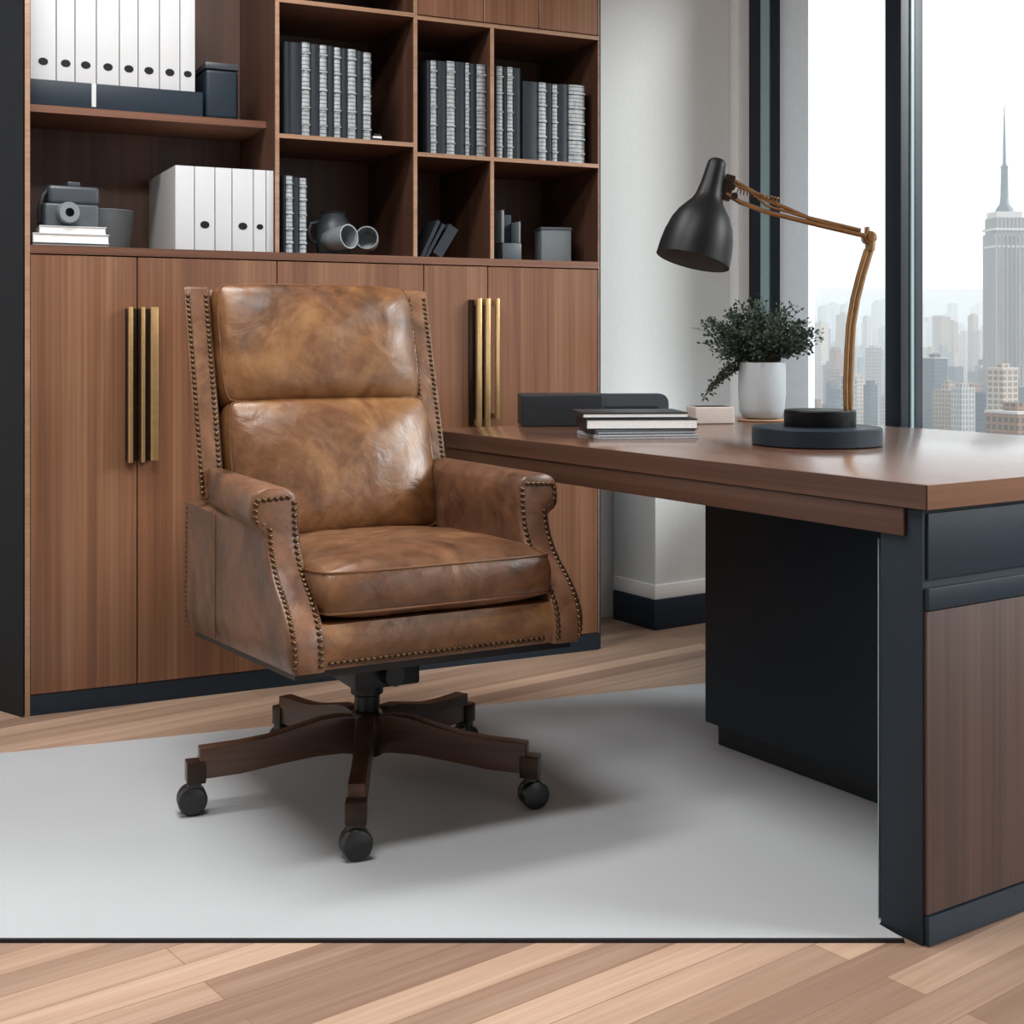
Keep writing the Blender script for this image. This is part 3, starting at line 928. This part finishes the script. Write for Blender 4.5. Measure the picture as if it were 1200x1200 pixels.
zz = q.z
slab('magazine', 'grey magazine at the bottom of the pile at front left of the desk', 'magazine', Vector((q.x + .05, q.y - .03, zz)), 122 * k_, .20, .009, rz0 + .14, 'greypaper', 'greypaper', group='papers piled on the desk'); zz += .0095
slab('magazine', 'second grey magazine of the pile, just under the black notebook', 'magazine', Vector((q.x + .045, q.y - .018, zz)), 118 * k_, .20, .011, rz0 + .09, 'charcoal', 'greypaper', group='papers piled on the desk'); zz += .0115
slab('notebook', 'black notebook with white page edges on the grey magazines', 'notebook', Vector((q.x + .035, q.y - .01, zz)), 132 * k_, .19, .026, rz0, 'black_cover', 'paper', group='papers piled on the desk'); zz += .0265
slab('notebook', 'thin black notebook with white page edges topmost on the desk pile', 'notebook', Vector((q.x + .02, q.y - .0, zz)), 126 * k_, .18, .014, rz0 + .02, 'black_cover', 'paper', group='papers piled on the desk')

# ------------------------------------------------------------------ office chair
CA = math.radians(28)
CC = (-.32, 2.93, RT + .0005)
ch = thing('office_chair', 'high-backed brown leather executive swivel chair with nailhead trim on five-star base', 'chair', CC, CA)
def V(u, v, z): return Vector((u, -v, z - RT))
def nails(pts, nrms, name, par, sp=.0122, r=.0056):
    mb = MB()
    acc = 0.0
    last = None
    for i in range(len(pts) - 1):
        a, b = Vector(pts[i]), Vector(pts[i + 1])
        L = (b - a).length
        t = (sp - acc) if last is not None else 0
        while t <= L:
            f = t / L if L else 0
            nn = Vector(nrms[i]).lerp(Vector(nrms[i + 1]), f)
            mb.dome(a.lerp(b, f), nn, r)
            last = 1
            t += sp
        acc = L - (t - sp)
    return plabel(mb.build(name, M['nail'], par, 60), 'row of antique brass nailheads')

def interp(tab, x):
    if x <= tab[0][0]: return tab[0][1]
    for (a, p), (b, q) in zip(tab, tab[1:]):
        if x <= b:
            t = (x - a) / (b - a)
            t = t * t * (3 - 2 * t) if False else t
            return p + (q - p) * t
    return tab[-1][1]
def smooth_tab(tab, x):
    # Catmull-Rom through a table
    n = len(tab)
    if x <= tab[0][0]: return tab[0][1]
    if x >= tab[-1][0]: return tab[-1][1]
    for i in range(n - 1):
        if x <= tab[i + 1][0]:
            x0, y0 = tab[i]; x1, y1 = tab[i + 1]
            h_ = x1 - x0
            m0 = (y1 - tab[i - 1][1]) / (x1 - tab[i - 1][0]) if i > 0 else (y1 - y0) / h_
            m1 = (tab[i + 2][1] - y0) / (tab[i + 2][0] - x0) if i + 2 < n else (y1 - y0) / h_
            t = (x - x0) / h_
            return (2 * t ** 3 - 3 * t * t + 1) * y0 + (t ** 3 - 2 * t * t + t) * h_ * m0 + (-2 * t ** 3 + 3 * t * t) * y1 + (t ** 3 - t * t) * h_ * m1
VF = [(.36, .400), (.41, .406), (.455, .398), (.50, .364), (.55, .302), (.60, .268), (.65, .256), (.72, .252)]   # front swoop of the arm
ZB_F, ZB_R = .386, .330           # underside height front / rear
def v_front(z): return smooth_tab(VF, z)
def v_back(z): return interp([(.30, -.355), (.42, -.350), (.72, -.335)], z)
AIN, AOUT, APAD = .242, .316, .342
def arm_rows():
    rows = []
    for k in range(22):
        z = ZB_F + (.628 - ZB_F) * k / 21
        rows.append((z, AIN, AOUT - .012 * max(0, 1 - k / 4.0) ** 2))
    rows += [(.634, AIN, AOUT + .006), (.640, AIN, APAD - .010), (.650, AIN + .0, APAD - .002), (.665, AIN, APAD), (.685, AIN + .002, APAD - .001), (.700, AIN + .007, APAD - .006), (.709, AIN + .016, APAD - .015), (.714, AIN + .028, APAD - .028)]
    return rows
ROWS = arm_rows()
def arm(sg):
    b = bmesh.new()
    sts = [0, .01, .05, .15, .3, .45, .6, .75, .88]
    grid = []
    def ring(fn):
        r = []
        for (z, ui, uo) in ROWS:
            r.append((fn(z, ui, uo, 0), fn(z, ui, uo, 1)))
        return r
    zb = lambda z, s: z + (ZB_R - ZB_F) * (1 - s) * max(0, 1 - (z - ZB_F) / .20)
    stations = []
    for s in sts:
        ins = .008 if s == 0 else 0
        stations.append(lambda z, ui, uo, k, s=s, ins=ins: (ui + ins if k == 0 else (uo if z < .632 else AOUT - .030 + (uo - AOUT + .030) * min(1, .0 + s * 1.1)) - ins, v_back(z) + (v_front(z) - .022 - v_back(z)) * s, zb(z, s)))
    for dv, ins in ((.012, 0), (.005, .0015), (.0015, .005), (0, .010)):
        stations.append(lambda z, ui, uo, k, dv=dv, ins=ins: (ui + ins if k == 0 else uo - ins, v_front(z) - dv, z))
    for st in stations:
        row = []
        for (z, ui, uo) in ROWS:
            row.append([b.verts.new(V(sg * st(z, ui, uo, k)[0], st(z, ui, uo, k)[1], st(z, ui, uo, k)[2])) for k in (0, 1)])
        grid.append(row)
    nS, nR = len(grid), len(ROWS)
    for i in range(nS - 1):
        for j in range(nR - 1):
            for k in (0, 1):
                b.faces.new([grid[i][j][k], grid[i + 1][j][k], grid[i + 1][j + 1][k], grid[i][j + 1][k]])
        b.faces.new([grid[i][-1][0], grid[i + 1][-1][0], grid[i + 1][-1][1], grid[i][-1][1]])
        b.faces.new([grid[i][0][0], grid[i + 1][0][0], grid[i + 1][0][1], grid[i][0][1]])
    for i in (0, nS - 1):
        for j in range(nR - 1):
            b.faces.new([grid[i][j][0], grid[i][j + 1][0], grid[i][j + 1][1], grid[i][j][1]])
    bmesh.ops.recalc_face_normals(b, faces=b.faces)
    mb = MB(); mb.bm.free(); mb.bm = b
    o = mb.build('armrest', M['leather_arm'], ch, 50)
    # nailhead rows on the front face
    def row_pts(z0, z1, fu, n=60):
        P, N = [], []
        for k in range(n + 1):
            z = z0 + (z1 - z0) * k / n
            dz = .004
            sl = (v_front(z + dz) - v_front(z - dz)) / (2 * dz)
            nv = Vector((0, -1, -sl)).normalized()
            P.append(V(sg * fu(z), v_front(z) + .0005, z)); N.append(nv)
        return P, N
    fin = lambda z: AIN + .011
    fout = lambda z: AOUT - .012
    P, N = row_pts(ZB_F + .012, .695, fin); nails(P, N, 'nailhead_trim', o)
    P, N = row_pts(ZB_F + .012, .640, fout); nails(P, N, 'nailhead_trim', o)
    fN = Vector((0, -1, 0))
    zt = .696
    vt = v_front(zt) + .0005
    path = [V(sg * (AIN + .023), vt, zt), V(sg * (APAD - .012), vt, zt - .004), V(sg * (APAD - .010), vt, .652), V(sg * (AOUT), vt, .646)]
    nails(path, [fN] * 4, 'nailhead_trim', o)
    # outside seam and rear nail row
    sN = Vector((sg, 0, 0))
    vs = -.085
    pts = [V(sg * (AOUT + .0005), vs + .004 * k / 10, .36 + (.625 - .36) * k / 10) for k in range(11)]
    plabel(MB().tube(pts, .0018, 6).build('seam', M['piping'], o, 60), 'stitched seam')
    pts = [V(sg * (AOUT + .0005), v_back(.34 + .29 * k / 10) + .016, .34 + .285 * k / 10) for k in range(11)]
    nails(pts, [sN] * 11, 'nailhead_trim', o, .0115, .0042)
    return o
arm(-1); arm(1)

# seat base with front rail
b = bmesh.new()
nu, nz = 24, 8
grid = []
for i in range(nu + 1):
    u = -AIN - .004 + (2 * AIN + .008) * i / nu
    row = []
    for j in range(nz + 1):
        t = j / nz
        z = ZB_F + .001 + (.468 - ZB_F) * t
        v = .392 + .010 * math.sin(PI * t) - .004 * t
        row.append(b.verts.new(V(u, v, z)))
    # top back / bottom back
    row.append(b.verts.new(V(u, -.33, .45)))
    row.append(b.verts.new(V(u, -.33, ZB_R + .004)))
    grid.append(row)
nr = len(grid[0])
for i in range(nu):
    for j in range(nr):
        b.faces.new([grid[i][j], grid[i + 1][j], grid[i + 1][(j + 1) % nr], grid[i][(j + 1) % nr]])
b.faces.new(grid[0]); b.faces.new(grid[-1])
bmesh.ops.recalc_face_normals(b, faces=b.faces)
mb = MB(); mb.bm.free(); mb.bm = b
rail = mb.build('seat_rail', M['leather'], ch, 50)
nails([V(-AIN + .012, .397, ZB_F + .012), V(AIN - .012, .397, ZB_F + .012)], [(0, -1, 0)] * 2, 'nailhead_trim', rail)
# underframe and mechanism
b = bmesh.new()
uf = [(-.295, .382), (.295, .382), (.295, -.335), (-.295, -.335)]
vv = []
for dz in (-.015, .002):
    vv.append([b.verts.new(V(u, v, (ZB_F if v > 0 else ZB_R) + dz)) for u, v in uf])
b.faces.new(vv[0]); b.faces.new(vv[1])
for i in range(4):
    j = (i + 1) % 4
    b.faces.new([vv[0][i], vv[0][j], vv[1][j], vv[1][i]])
bmesh.ops.recalc_face_normals(b, faces=b.faces)
mb = MB(); mb.bm.free(); mb.bm = b
mb.build('under_frame', M['black_metal'], ch, 0)
mb = MB().box(-.075, .075, -.12, .12, .262 - RT, .327 - RT, .008, 2)
mb.tube([V(.06, .05, .3), V(.19, .06, .302), V(.215, .06, .298)], .006, 8)
mb.tube([V(-.0, .10, .29), V(-.0, .16, .296)], .022, 16)
mb.build('tilt_mechanism', M['black_metal'], ch, 40)
MB().lathe([(0, .165), (.026, .165), (.028, .17), (.028, .215), (.036, .22), (.036, .262), (.030, .268), (.030, .30), (0, .30)], 32).build('gas_column', M['black_metal'], ch, 40)

# cushions
def cushion(w, hgt, band, bulge, name, Mt, mat=None, n=30, k=.05, back=.35, px=3.2, crown=(0, 0), noisea=.0055, seed=0):
    """upholstered box cushion lying in local XY, face towards +Z, piping along both seams"""
    b = bmesh.new()
    def P(x, y):
        return (w / 2 * x * (1 - k * abs(y) ** 6 - .010 * (1 - abs(y)) * 0), hgt / 2 * y * (1 - k * abs(x) ** 6))
    def Hh(x, y):
        fx = 1 - abs(x) ** px; fy = 1 - abs(y) ** px
        q = (max(fx, 0) ** .55) * (max(fy, 0) ** .55)
        X, Y = P(x, y)
        nn = noise.noise(Vector((X * 9 + seed, Y * 9, seed * 3.1))) * noisea * min(1, q * 2) + noise.noise(Vector((X * 30 + seed, Y * 22, seed))) * noisea * .45 * min(1, q * 3) * (1 - q * .6)
        return bulge * q + nn
    def c(i):      # denser near the rim
        t = -1 + 2 * i / n
        return math.sin(t * PI / 2) * .6 + t * .4
    front = [[b.verts.new((*P(c(i), c(j)), band / 2 + Hh(c(i), c(j)))) for j in range(n + 1)] for i in range(n + 1)]
    backv = [[b.verts.new((*P(c(i), c(j)), -band / 2 - back * Hh(c(i), c(j)))) for j in range(n + 1)] for i in range(n + 1)]
    for i in range(n):
        for j in range(n):
            b.faces.new([front[i][j], front[i + 1][j], front[i + 1][j + 1], front[i][j + 1]])
            b.faces.new([backv[i][j], backv[i][j + 1], backv[i + 1][j + 1], backv[i + 1][j]])
    loop = [(i, 0) for i in range(n)] + [(n, j) for j in range(n)] + [(i, n) for i in range(n, 0, -1)] + [(0, j) for j in range(n, 0, -1)]
    m_ = 4
    prev = [front[i][j] for i, j in loop]
    for q in range(1, m_ + 1):
        t = q / m_
        if q == m_:
            curv = [backv[i][j] for i, j in loop]
        else:
            curv = []
            for i, j in loop:
                f = front[i][j].co
                bo = math.sin(PI * t) * band * .10
                d = Vector((f.x / (w / 2), f.y / (hgt / 2), 0))
                dd = Vector((math.copysign(abs(d.x) ** 8, d.x), math.copysign(abs(d.y) ** 8, d.y), 0))
                if dd.length > 0: dd.normalize()
                curv.append(b.verts.new((f.x + dd.x * bo, f.y + dd.y * bo, band / 2 - band * t)))
        for a in range(len(loop)):
            a2_ = (a + 1) % len(loop)
            b.faces.new([prev[a], prev[a2_], curv[a2_], curv[a]])
        prev = curv
    ringf = [Vector(front[i][j].co) for i, j in loop]
    ringb = [Vector(backv[i][j].co) for i, j in loop]
    bmesh.ops.recalc_face_normals(b, faces=b.faces)
    bmesh.ops.transform(b, matrix=Mt, verts=b.verts)
    mb = MB(); mb.bm.free(); mb.bm = b
    o = mb.build(name, mat or M['leather'], ch, 60)
    MB().tube(ringf, .0026, 6, True, Mt).tube(ringb, .0026, 6, True, Mt).build('piping', M['piping'], o, 60)
    return o
# seat cushion: local x = u, local y = forward ... face up
tilt = math.radians(3.5)
Ms = Matrix.Translation(V(0, .06, .508)) @ Matrix.Rotation(tilt, 4, 'X') @ Matrix.Diagonal((1, -1, 1, 1))
Ms = Matrix.Translation(V(0.004, .098, .509)) @ Matrix.Rotation(-tilt, 4, 'X')
cushion(.500, .600, .076, .044, 'seat_cushion', Ms, M['leather_seat'], seed=1.3, back=.75)

# back frame
RC = .29                                   # recline, metres back per metre up
def vw(z): return -.205 - (z - .67) * RC   # front face of the wings
BH = .309
BU = -.013
def hexa(mb, u0, u1, f0, f1, z0, z1, bev=.008, w0=None, w1=None):
    b = bmesh.new()
    vs = []
    w0 = u0 if w0 is None else w0; w1 = u1 if w1 is None else w1
    for z in (z0, z1):
        for (u, f) in ((u0, f0), (u1, f0), (w1, f1), (w0, f1)):
            vs.append(b.verts.new(V(u, f(z), z)))
    for q in ((0, 1, 2, 3), (4, 5, 6, 7), (0, 1, 5, 4), (1, 2, 6, 5), (2, 3, 7, 6), (3, 0, 4, 7)):
        b.faces.new([vs[i] for i in q])
    bmesh.ops.recalc_face_normals(b, faces=b.faces)
    bmesh.ops.bevel(b, geom=b.edges[:], offset=bev, segments=3, profile=.6, affect='EDGES')
    return mb._merge(b, None)
ZT = 1.125
mb = MB()
hexa(mb, BU - BH + .042, BU + BH - .042, lambda z: vw(z) - .075, lambda z: vw(z) - .145, .33, ZT, .010, BU - BH + .078, BU + BH - .078)
bf = mb.build('backrest_frame', M['leather_arm'], ch, 40)
for sg in (-1, 1):
    mb = MB()
    ui, uo, wo = BU + sg * (BH - .060), BU + sg * BH, BU + sg * (BH - .074)
    wi = BU + sg * (BH - .10)
    hexa(mb, ui, uo, lambda z: vw(z), lambda z: vw(z) - .14, .645, ZT + .002, .007, wi, wo)
    wg = mb.build('wing', M['leather_seat'], bf, 40)
    nrm = Vector((0, -1, -RC)).normalized()
    nrm = Vector((0, -1, .0)).normalized() * 1.0 + Vector((0, 0, RC)); nrm.normalize()
    for uu in (BH - .010, BH - .052):
        zs = (.66, ZT - .012)
        pts = [V(BU + sg * uu, vw(z) + .0005, z) for z in zs]
        mb2 = nails(pts, [nrm] * 2, 'nailhead_trim', bf)
ang = math.atan(RC)
def backmat(zc_, off):
    # local x = u, local y = up the back, local z = forward
    Xa = Vector((1, 0, 0)); Ya = Vector((0, RC, 1)).normalized(); Za = Xa.cross(Ya)
    R = Matrix((Xa, Ya, Za)).transposed().to_4x4()
    return Matrix.Translation(V(0, vw(zc_) + off, zc_)) @ R
cushion(.497, .325, .084, .050, 'lower_back_cushion', Matrix.Translation((.004, 0, 0)) @ backmat(.698, -.032), seed=4.2)
cushion(.488, .288, .084, .046, 'upper_back_cushion', Matrix.Translation((-.004, 0, 0)) @ backmat(.985, -.034), seed=8.7)

# five-star base
SA = -CA                                     # legs are set in room directions
hubm = MB().lathe([(0, .085), (.034, .085), (.038, .092), (.038, .165), (.034, .178), (.028, .184), (0, .184)], 32)
hubm.build('hub', M['bronze'], ch, 40)
R_ = .385
for k in range(5):
    az = SA - PI / 2 + math.radians(3) + k * 2 * PI / 5
    Rm = Matrix.Rotation(az, 4, 'Z')
    top_ = [(.02, .176), (.06, .182), (.10, .180), (.16, .166), (.22, .153), (.28, .147), (.365, .144)]
    bot_ = [(.365, .079), (.28, .082), (.20, .092), (.12, .100), (.06, .100), (.02, .094)]
    pr2 = [(x, z - RT) for x, z in top_ + bot_]
    # profile lies in local X/Z: build as a prism then turn upright
    b = bmesh.new()
    hw = .017
    A = [b.verts.new((x, -hw, z)) for x, z in pr2]; Bv = [b.verts.new((x, hw, z)) for x, z in pr2]
    b.faces.new(A); b.faces.new(Bv)
    for i in range(len(pr2)):
        j = (i + 1) % len(pr2)
        b.faces.new([A[i], A[j], Bv[j], Bv[i]])
    bmesh.ops.recalc_face_normals(b, faces=b.faces)
    bmesh.ops.bevel(b, geom=b.edges[:], offset=.003, segments=2, profile=.6, affect='EDGES')
    mb = MB(); mb._merge(b, None)
    lg = mb.build('leg', M['leg_wood'], ch, 40)
    lg.rotation_euler = (0, 0, az)
    cb = MB().box(.352, .392, -.021, .021, .066, .112, .004, 2).lathe([(0, .05), (.008, .05), (.008, .07), (0, .07)], 12, Matrix.Translation((R_ - .012, 0, 0)))
    plabel(cb.build('caster_bracket', M['bronze'], lg, 40), 'dark metal caster cup')
    mb = MB()
    wr = .031
    wm = Matrix.Translation((R_ - .006, 0, wr)) @ Matrix.Rotation(math.radians(90), 4, 'X')
    wm = Matrix.Translation((R_ - .006, 0, wr)) @ Matrix.Rotation(-az - CA + math.radians(20), 4, 'Z') @ Matrix.Rotation(math.radians(90), 4, 'X')
    for s in (-1, 1):
        mb.lathe([(0, s * .003), (wr * .9, s * .003), (wr, s * .006), (wr, s * .015), (wr * .9, s * .020), (wr * .6, s * .0225), (0, s * .023)], 28, wm)
    mb.box(-.014, .014, -.018, .018, -.002, wr + .012, .006, 2, Matrix.Translation((R_ - .010, 0, wr + .008)))
    plabel(mb.build('caster', M['rubber'], lg, 40), 'black twin-wheel caster')

# ------------------------------------------------------------------ city outside
GZ = -230.0
city_ground = MB().box(-6000, 9000, 60, 11000, GZ - 5, GZ).build('ground_city', M['ground_city'], smooth=0)
struct(city_ground)
rnd = random.Random(11)
# distant ridge
b = bmesh.new()
prev = None
for i in range(81):
    x = -3000 + 9000 * i / 80
    hgt = (YH - 338) / F * 6500 + 14 * noise.noise(Vector((i * .23, 0, 0)))
    cur = [b.verts.new((x, 6300, GZ)), b.verts.new((x, 6500, hgt)), b.verts.new((x, 7500, hgt * .9)), b.verts.new((x, 8000, GZ))]
    if prev:
        for q in range(3):
            b.faces.new([prev[q], cur[q], cur[q + 1], prev[q + 1]])
    prev = cur
bmesh.ops.recalc_face_normals(b, faces=b.faces)
mb = MB(); mb.bm.free(); mb.bm = b
struct(mb.build('ground_ridge', M['ground_city'], smooth=0))
PLACED = []
def free(X, d, r):
    for (a, b_, c) in PLACED:
        if (a - X) ** 2 + (b_ - d) ** 2 < (c + r) ** 2: return False
    PLACED.append((X, d, r)); return True
free((1177 - 600) / F * 1500, 1500, 45)
for q_ in ((1175, 900, 30 / F * 900), (1191, 700, 61 / F * 700), (1095, 1250, 25 / F * 1250)):
    free((q_[0] - 600) / F * q_[1], q_[1], q_[2] * .62)
def city(d0, d1, n, y0, y1, w0, w1, mats, label):
    for k in range(n):
        for tries in range(40):
            d = rnd.uniform(d0, d1)
            px = rnd.uniform(920, 1290)
            X = (px - 600) / F * d
            top = 1 - (rnd.uniform(y0, y1) - YH) / F * d
            w = rnd.uniform(w0, w1) / F * d
            dp = w * rnd.uniform(.7, 1.3)
            if free(X, d, math.hypot(w, dp) / 2): break
        else:
            continue
        H_ = top - GZ
        o = thing('building', label, 'building', (X, d, GZ), rnd.uniform(.2, .7), 'hazy city buildings outside the window')
        mt = rnd.choice(mats)
        MB().box(-w / 2, w / 2, -dp / 2, dp / 2, 0, H_).build('facade', mt, o, 0)
        r = rnd.random()
        if r < .7:
            s = rnd.uniform(.35, .7)
            MB().box(-w * s / 2, w * s / 2, -dp * s / 2, dp * s / 2, H_, H_ + w * rnd.uniform(.15, .5)).build('roof_block', mt, o, 0)
L_ = 'hazy city building among the crowded blocks seen through the window'
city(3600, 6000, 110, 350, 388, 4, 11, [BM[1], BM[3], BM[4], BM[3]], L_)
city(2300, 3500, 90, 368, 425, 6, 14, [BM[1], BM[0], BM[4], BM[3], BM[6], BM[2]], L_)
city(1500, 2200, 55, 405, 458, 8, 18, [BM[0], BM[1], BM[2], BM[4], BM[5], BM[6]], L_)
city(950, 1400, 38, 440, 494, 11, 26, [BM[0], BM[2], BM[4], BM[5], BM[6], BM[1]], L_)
def cbox(name, label, px0, px1, pytop, d, mt, rz=.45):
    w = (px1 - px0) / F * d / 1.25
    X = ((px0 + px1) / 2 - 600) / F * d
    H_ = 1 - (pytop - YH) / F * d - GZ
    o = thing(name, label, 'building', (X, d, GZ), rz)
    MB().box(-w / 2, w / 2, -w / 2, w / 2, 0, H_).build('facade', mt, o, 0)
    MB().box(-w / 2 - .4, w / 2 + .4, -w / 2 - .4, w / 2 + .4, H_, H_ + w * .06).build('parapet', M['tower_band'], o, 0)
    MB().box(-w / 5, w / 4, -w / 5, w / 4, H_ + w * .06, H_ + w * .25).build('roof_block', mt, o, 0)
cbox('building', 'warm beige block standing in front of the tall spired tower', 1160, 1190, 432, 900, BM[6])
cbox('building', 'low brown block at the right edge of the view below the tower', 1161, 1222, 484, 700, BM[2])
cbox('building', 'dark slate block left of the spired tower, above the sill', 1083, 1108, 420, 1250, BM[5])
# the tall tower
dT = 1500.0
k_ = dT / F
XT = (1177 - 600) * k_
tw = thing('skyscraper', 'tall pale stone skyscraper with stepped crown and dark spire, right of the mullion', 'skyscraper', (XT, dT, GZ), .12)
zt_ = lambda py: 1 - (py - YH) * k_ - GZ
W2 = 19 * k_
def tb(mb, w, z0, z1, d=.8): return mb.box(-w, w, -w * d, w * d, z0, z1)
sh = MB(); tb(sh, W2 * 1.5, 0, zt_(470)); tb(sh, W2 * 1.22, zt_(470), zt_(432)); tb(sh, W2, zt_(432), zt_(275)); tb(sh, W2 * .9, zt_(275), zt_(256))
for i in range(7):
    x = -W2 * .9 + W2 * 1.8 * i / 6
    sh.box(x - W2 * .05, x + W2 * .05, -W2 * .85, -W2 * .8, zt_(430), zt_(278))
sh.build('shaft', M['tower'], tw, 0)
bd_ = MB(); tb(bd_, W2 * 1.03, zt_(291), zt_(288.5)); tb(bd_, W2 * 1.03, zt_(271), zt_(268.5)); tb(bd_, W2 * .82, zt_(256), zt_(249))
bd_.build('crown', M['tower_band'], tw, 0)
MB().lathe([(W2 * .55, zt_(249)), (W2 * .5, zt_(245)), (W2 * .3, zt_(240)), (W2 * .24, zt_(232)), (W2 * .2, zt_(198)), (W2 * .24, zt_(196)), (W2 * .1, zt_(192)), (0, zt_(191))], 20).build('mast', M['mast'], tw, 40)
MB().lathe([(W2 * .1, zt_(193)), (W2 * .07, zt_(160)), (W2 * .02, zt_(124)), (0, zt_(123))], 10).build('antenna', M['mast'], tw, 40)

# haze over the city: a real scattering volume
t = NT('city_haze')
vs_ = t.n('ShaderNodeVolumeScatter')
vs_.inputs['Color'].default_value = (.93, .97, 1, 1)
vs_.inputs['Density'].default_value = .00029
vs_.inputs['Anisotropy'].default_value = 0.0
t.l(vs_.outputs[0], t.out.inputs['Volume'])
hz = MB().box(-2500, 7000, 250, 8500, GZ - 2, 330).build('haze', t.m, smooth=0)
tag(hz, 'pale haze hanging over the city outside the window', 'haze', kind='stuff')

# ------------------------------------------------------------------ light
wd = bpy.data.worlds.new('overcast_sky')
sc.world = wd
wd.use_nodes = True
nt = wd.node_tree
bg = nt.nodes['Background']
tc = nt.nodes.new('ShaderNodeTexCoord')
sp = nt.nodes.new('ShaderNodeSeparateXYZ')
nt.links.new(tc.outputs['Generated'], sp.inputs[0])
rp = nt.nodes.new('ShaderNodeValToRGB')
e = rp.color_ramp.elements
e[0].position = 0; e[0].color = (.93, .96, 1, 1)
e[1].position = .5; e[1].color = (.94, .97, 1, 1)
nt.links.new(sp.outputs[2], rp.inputs[0])
nt.links.new(rp.outputs[0], bg.inputs[0])
bg.inputs[1].default_value = 1.15

def area(name, loc, rot, sx, sy, power, col=(1, 1, 1)):
    l = bpy.data.lights.new(name, 'AREA')
    l.shape = 'RECTANGLE'; l.size = sx; l.size_y = sy
    l.energy = power; l.color = col
    o = bpy.data.objects.new(name, l); COL.objects.link(o)
    o.location = loc; o.rotation_euler = rot
    return o
# added fill lights under the ceiling, out of view, brightening the room
area('ceiling_fill', D(.3, -1.2, ECZ - .02), (0, 0, TH), 1.2, .3, 34, (1, .99, .97))
area('ceiling_fill', D(1.4, -1.0, ECZ - .02), (0, 0, TH), 1.2, .3, 34, (1, .99, .97))

sl = bpy.data.lights.new('sun', 'SUN')
sl.energy = 4.6; sl.angle = math.radians(24); sl.color = (1, .985, .97)
so = bpy.data.objects.new('sun', sl); COL.objects.link(so)
sd = Vector((1.0, -.14, .50))
so.rotation_euler = (-sd).to_track_quat('-Z', 'Y').to_euler()
so.location = (8, 3, 6)
vset = sc.view_settings
vset.view_transform = 'Standard'; vset.look = 'None'; vset.gamma = 1.0; vset.use_curve_mapping = False
vset.exposure = 0.22
sc.cycles.use_denoising = True
sc.cycles.max_bounces = 10
sc.cycles.diffuse_bounces = 5
sc.cycles.transparent_max_bounces = 16
sc.cycles.volume_bounces = 2
sc.cycles.sample_clamp_indirect = 6
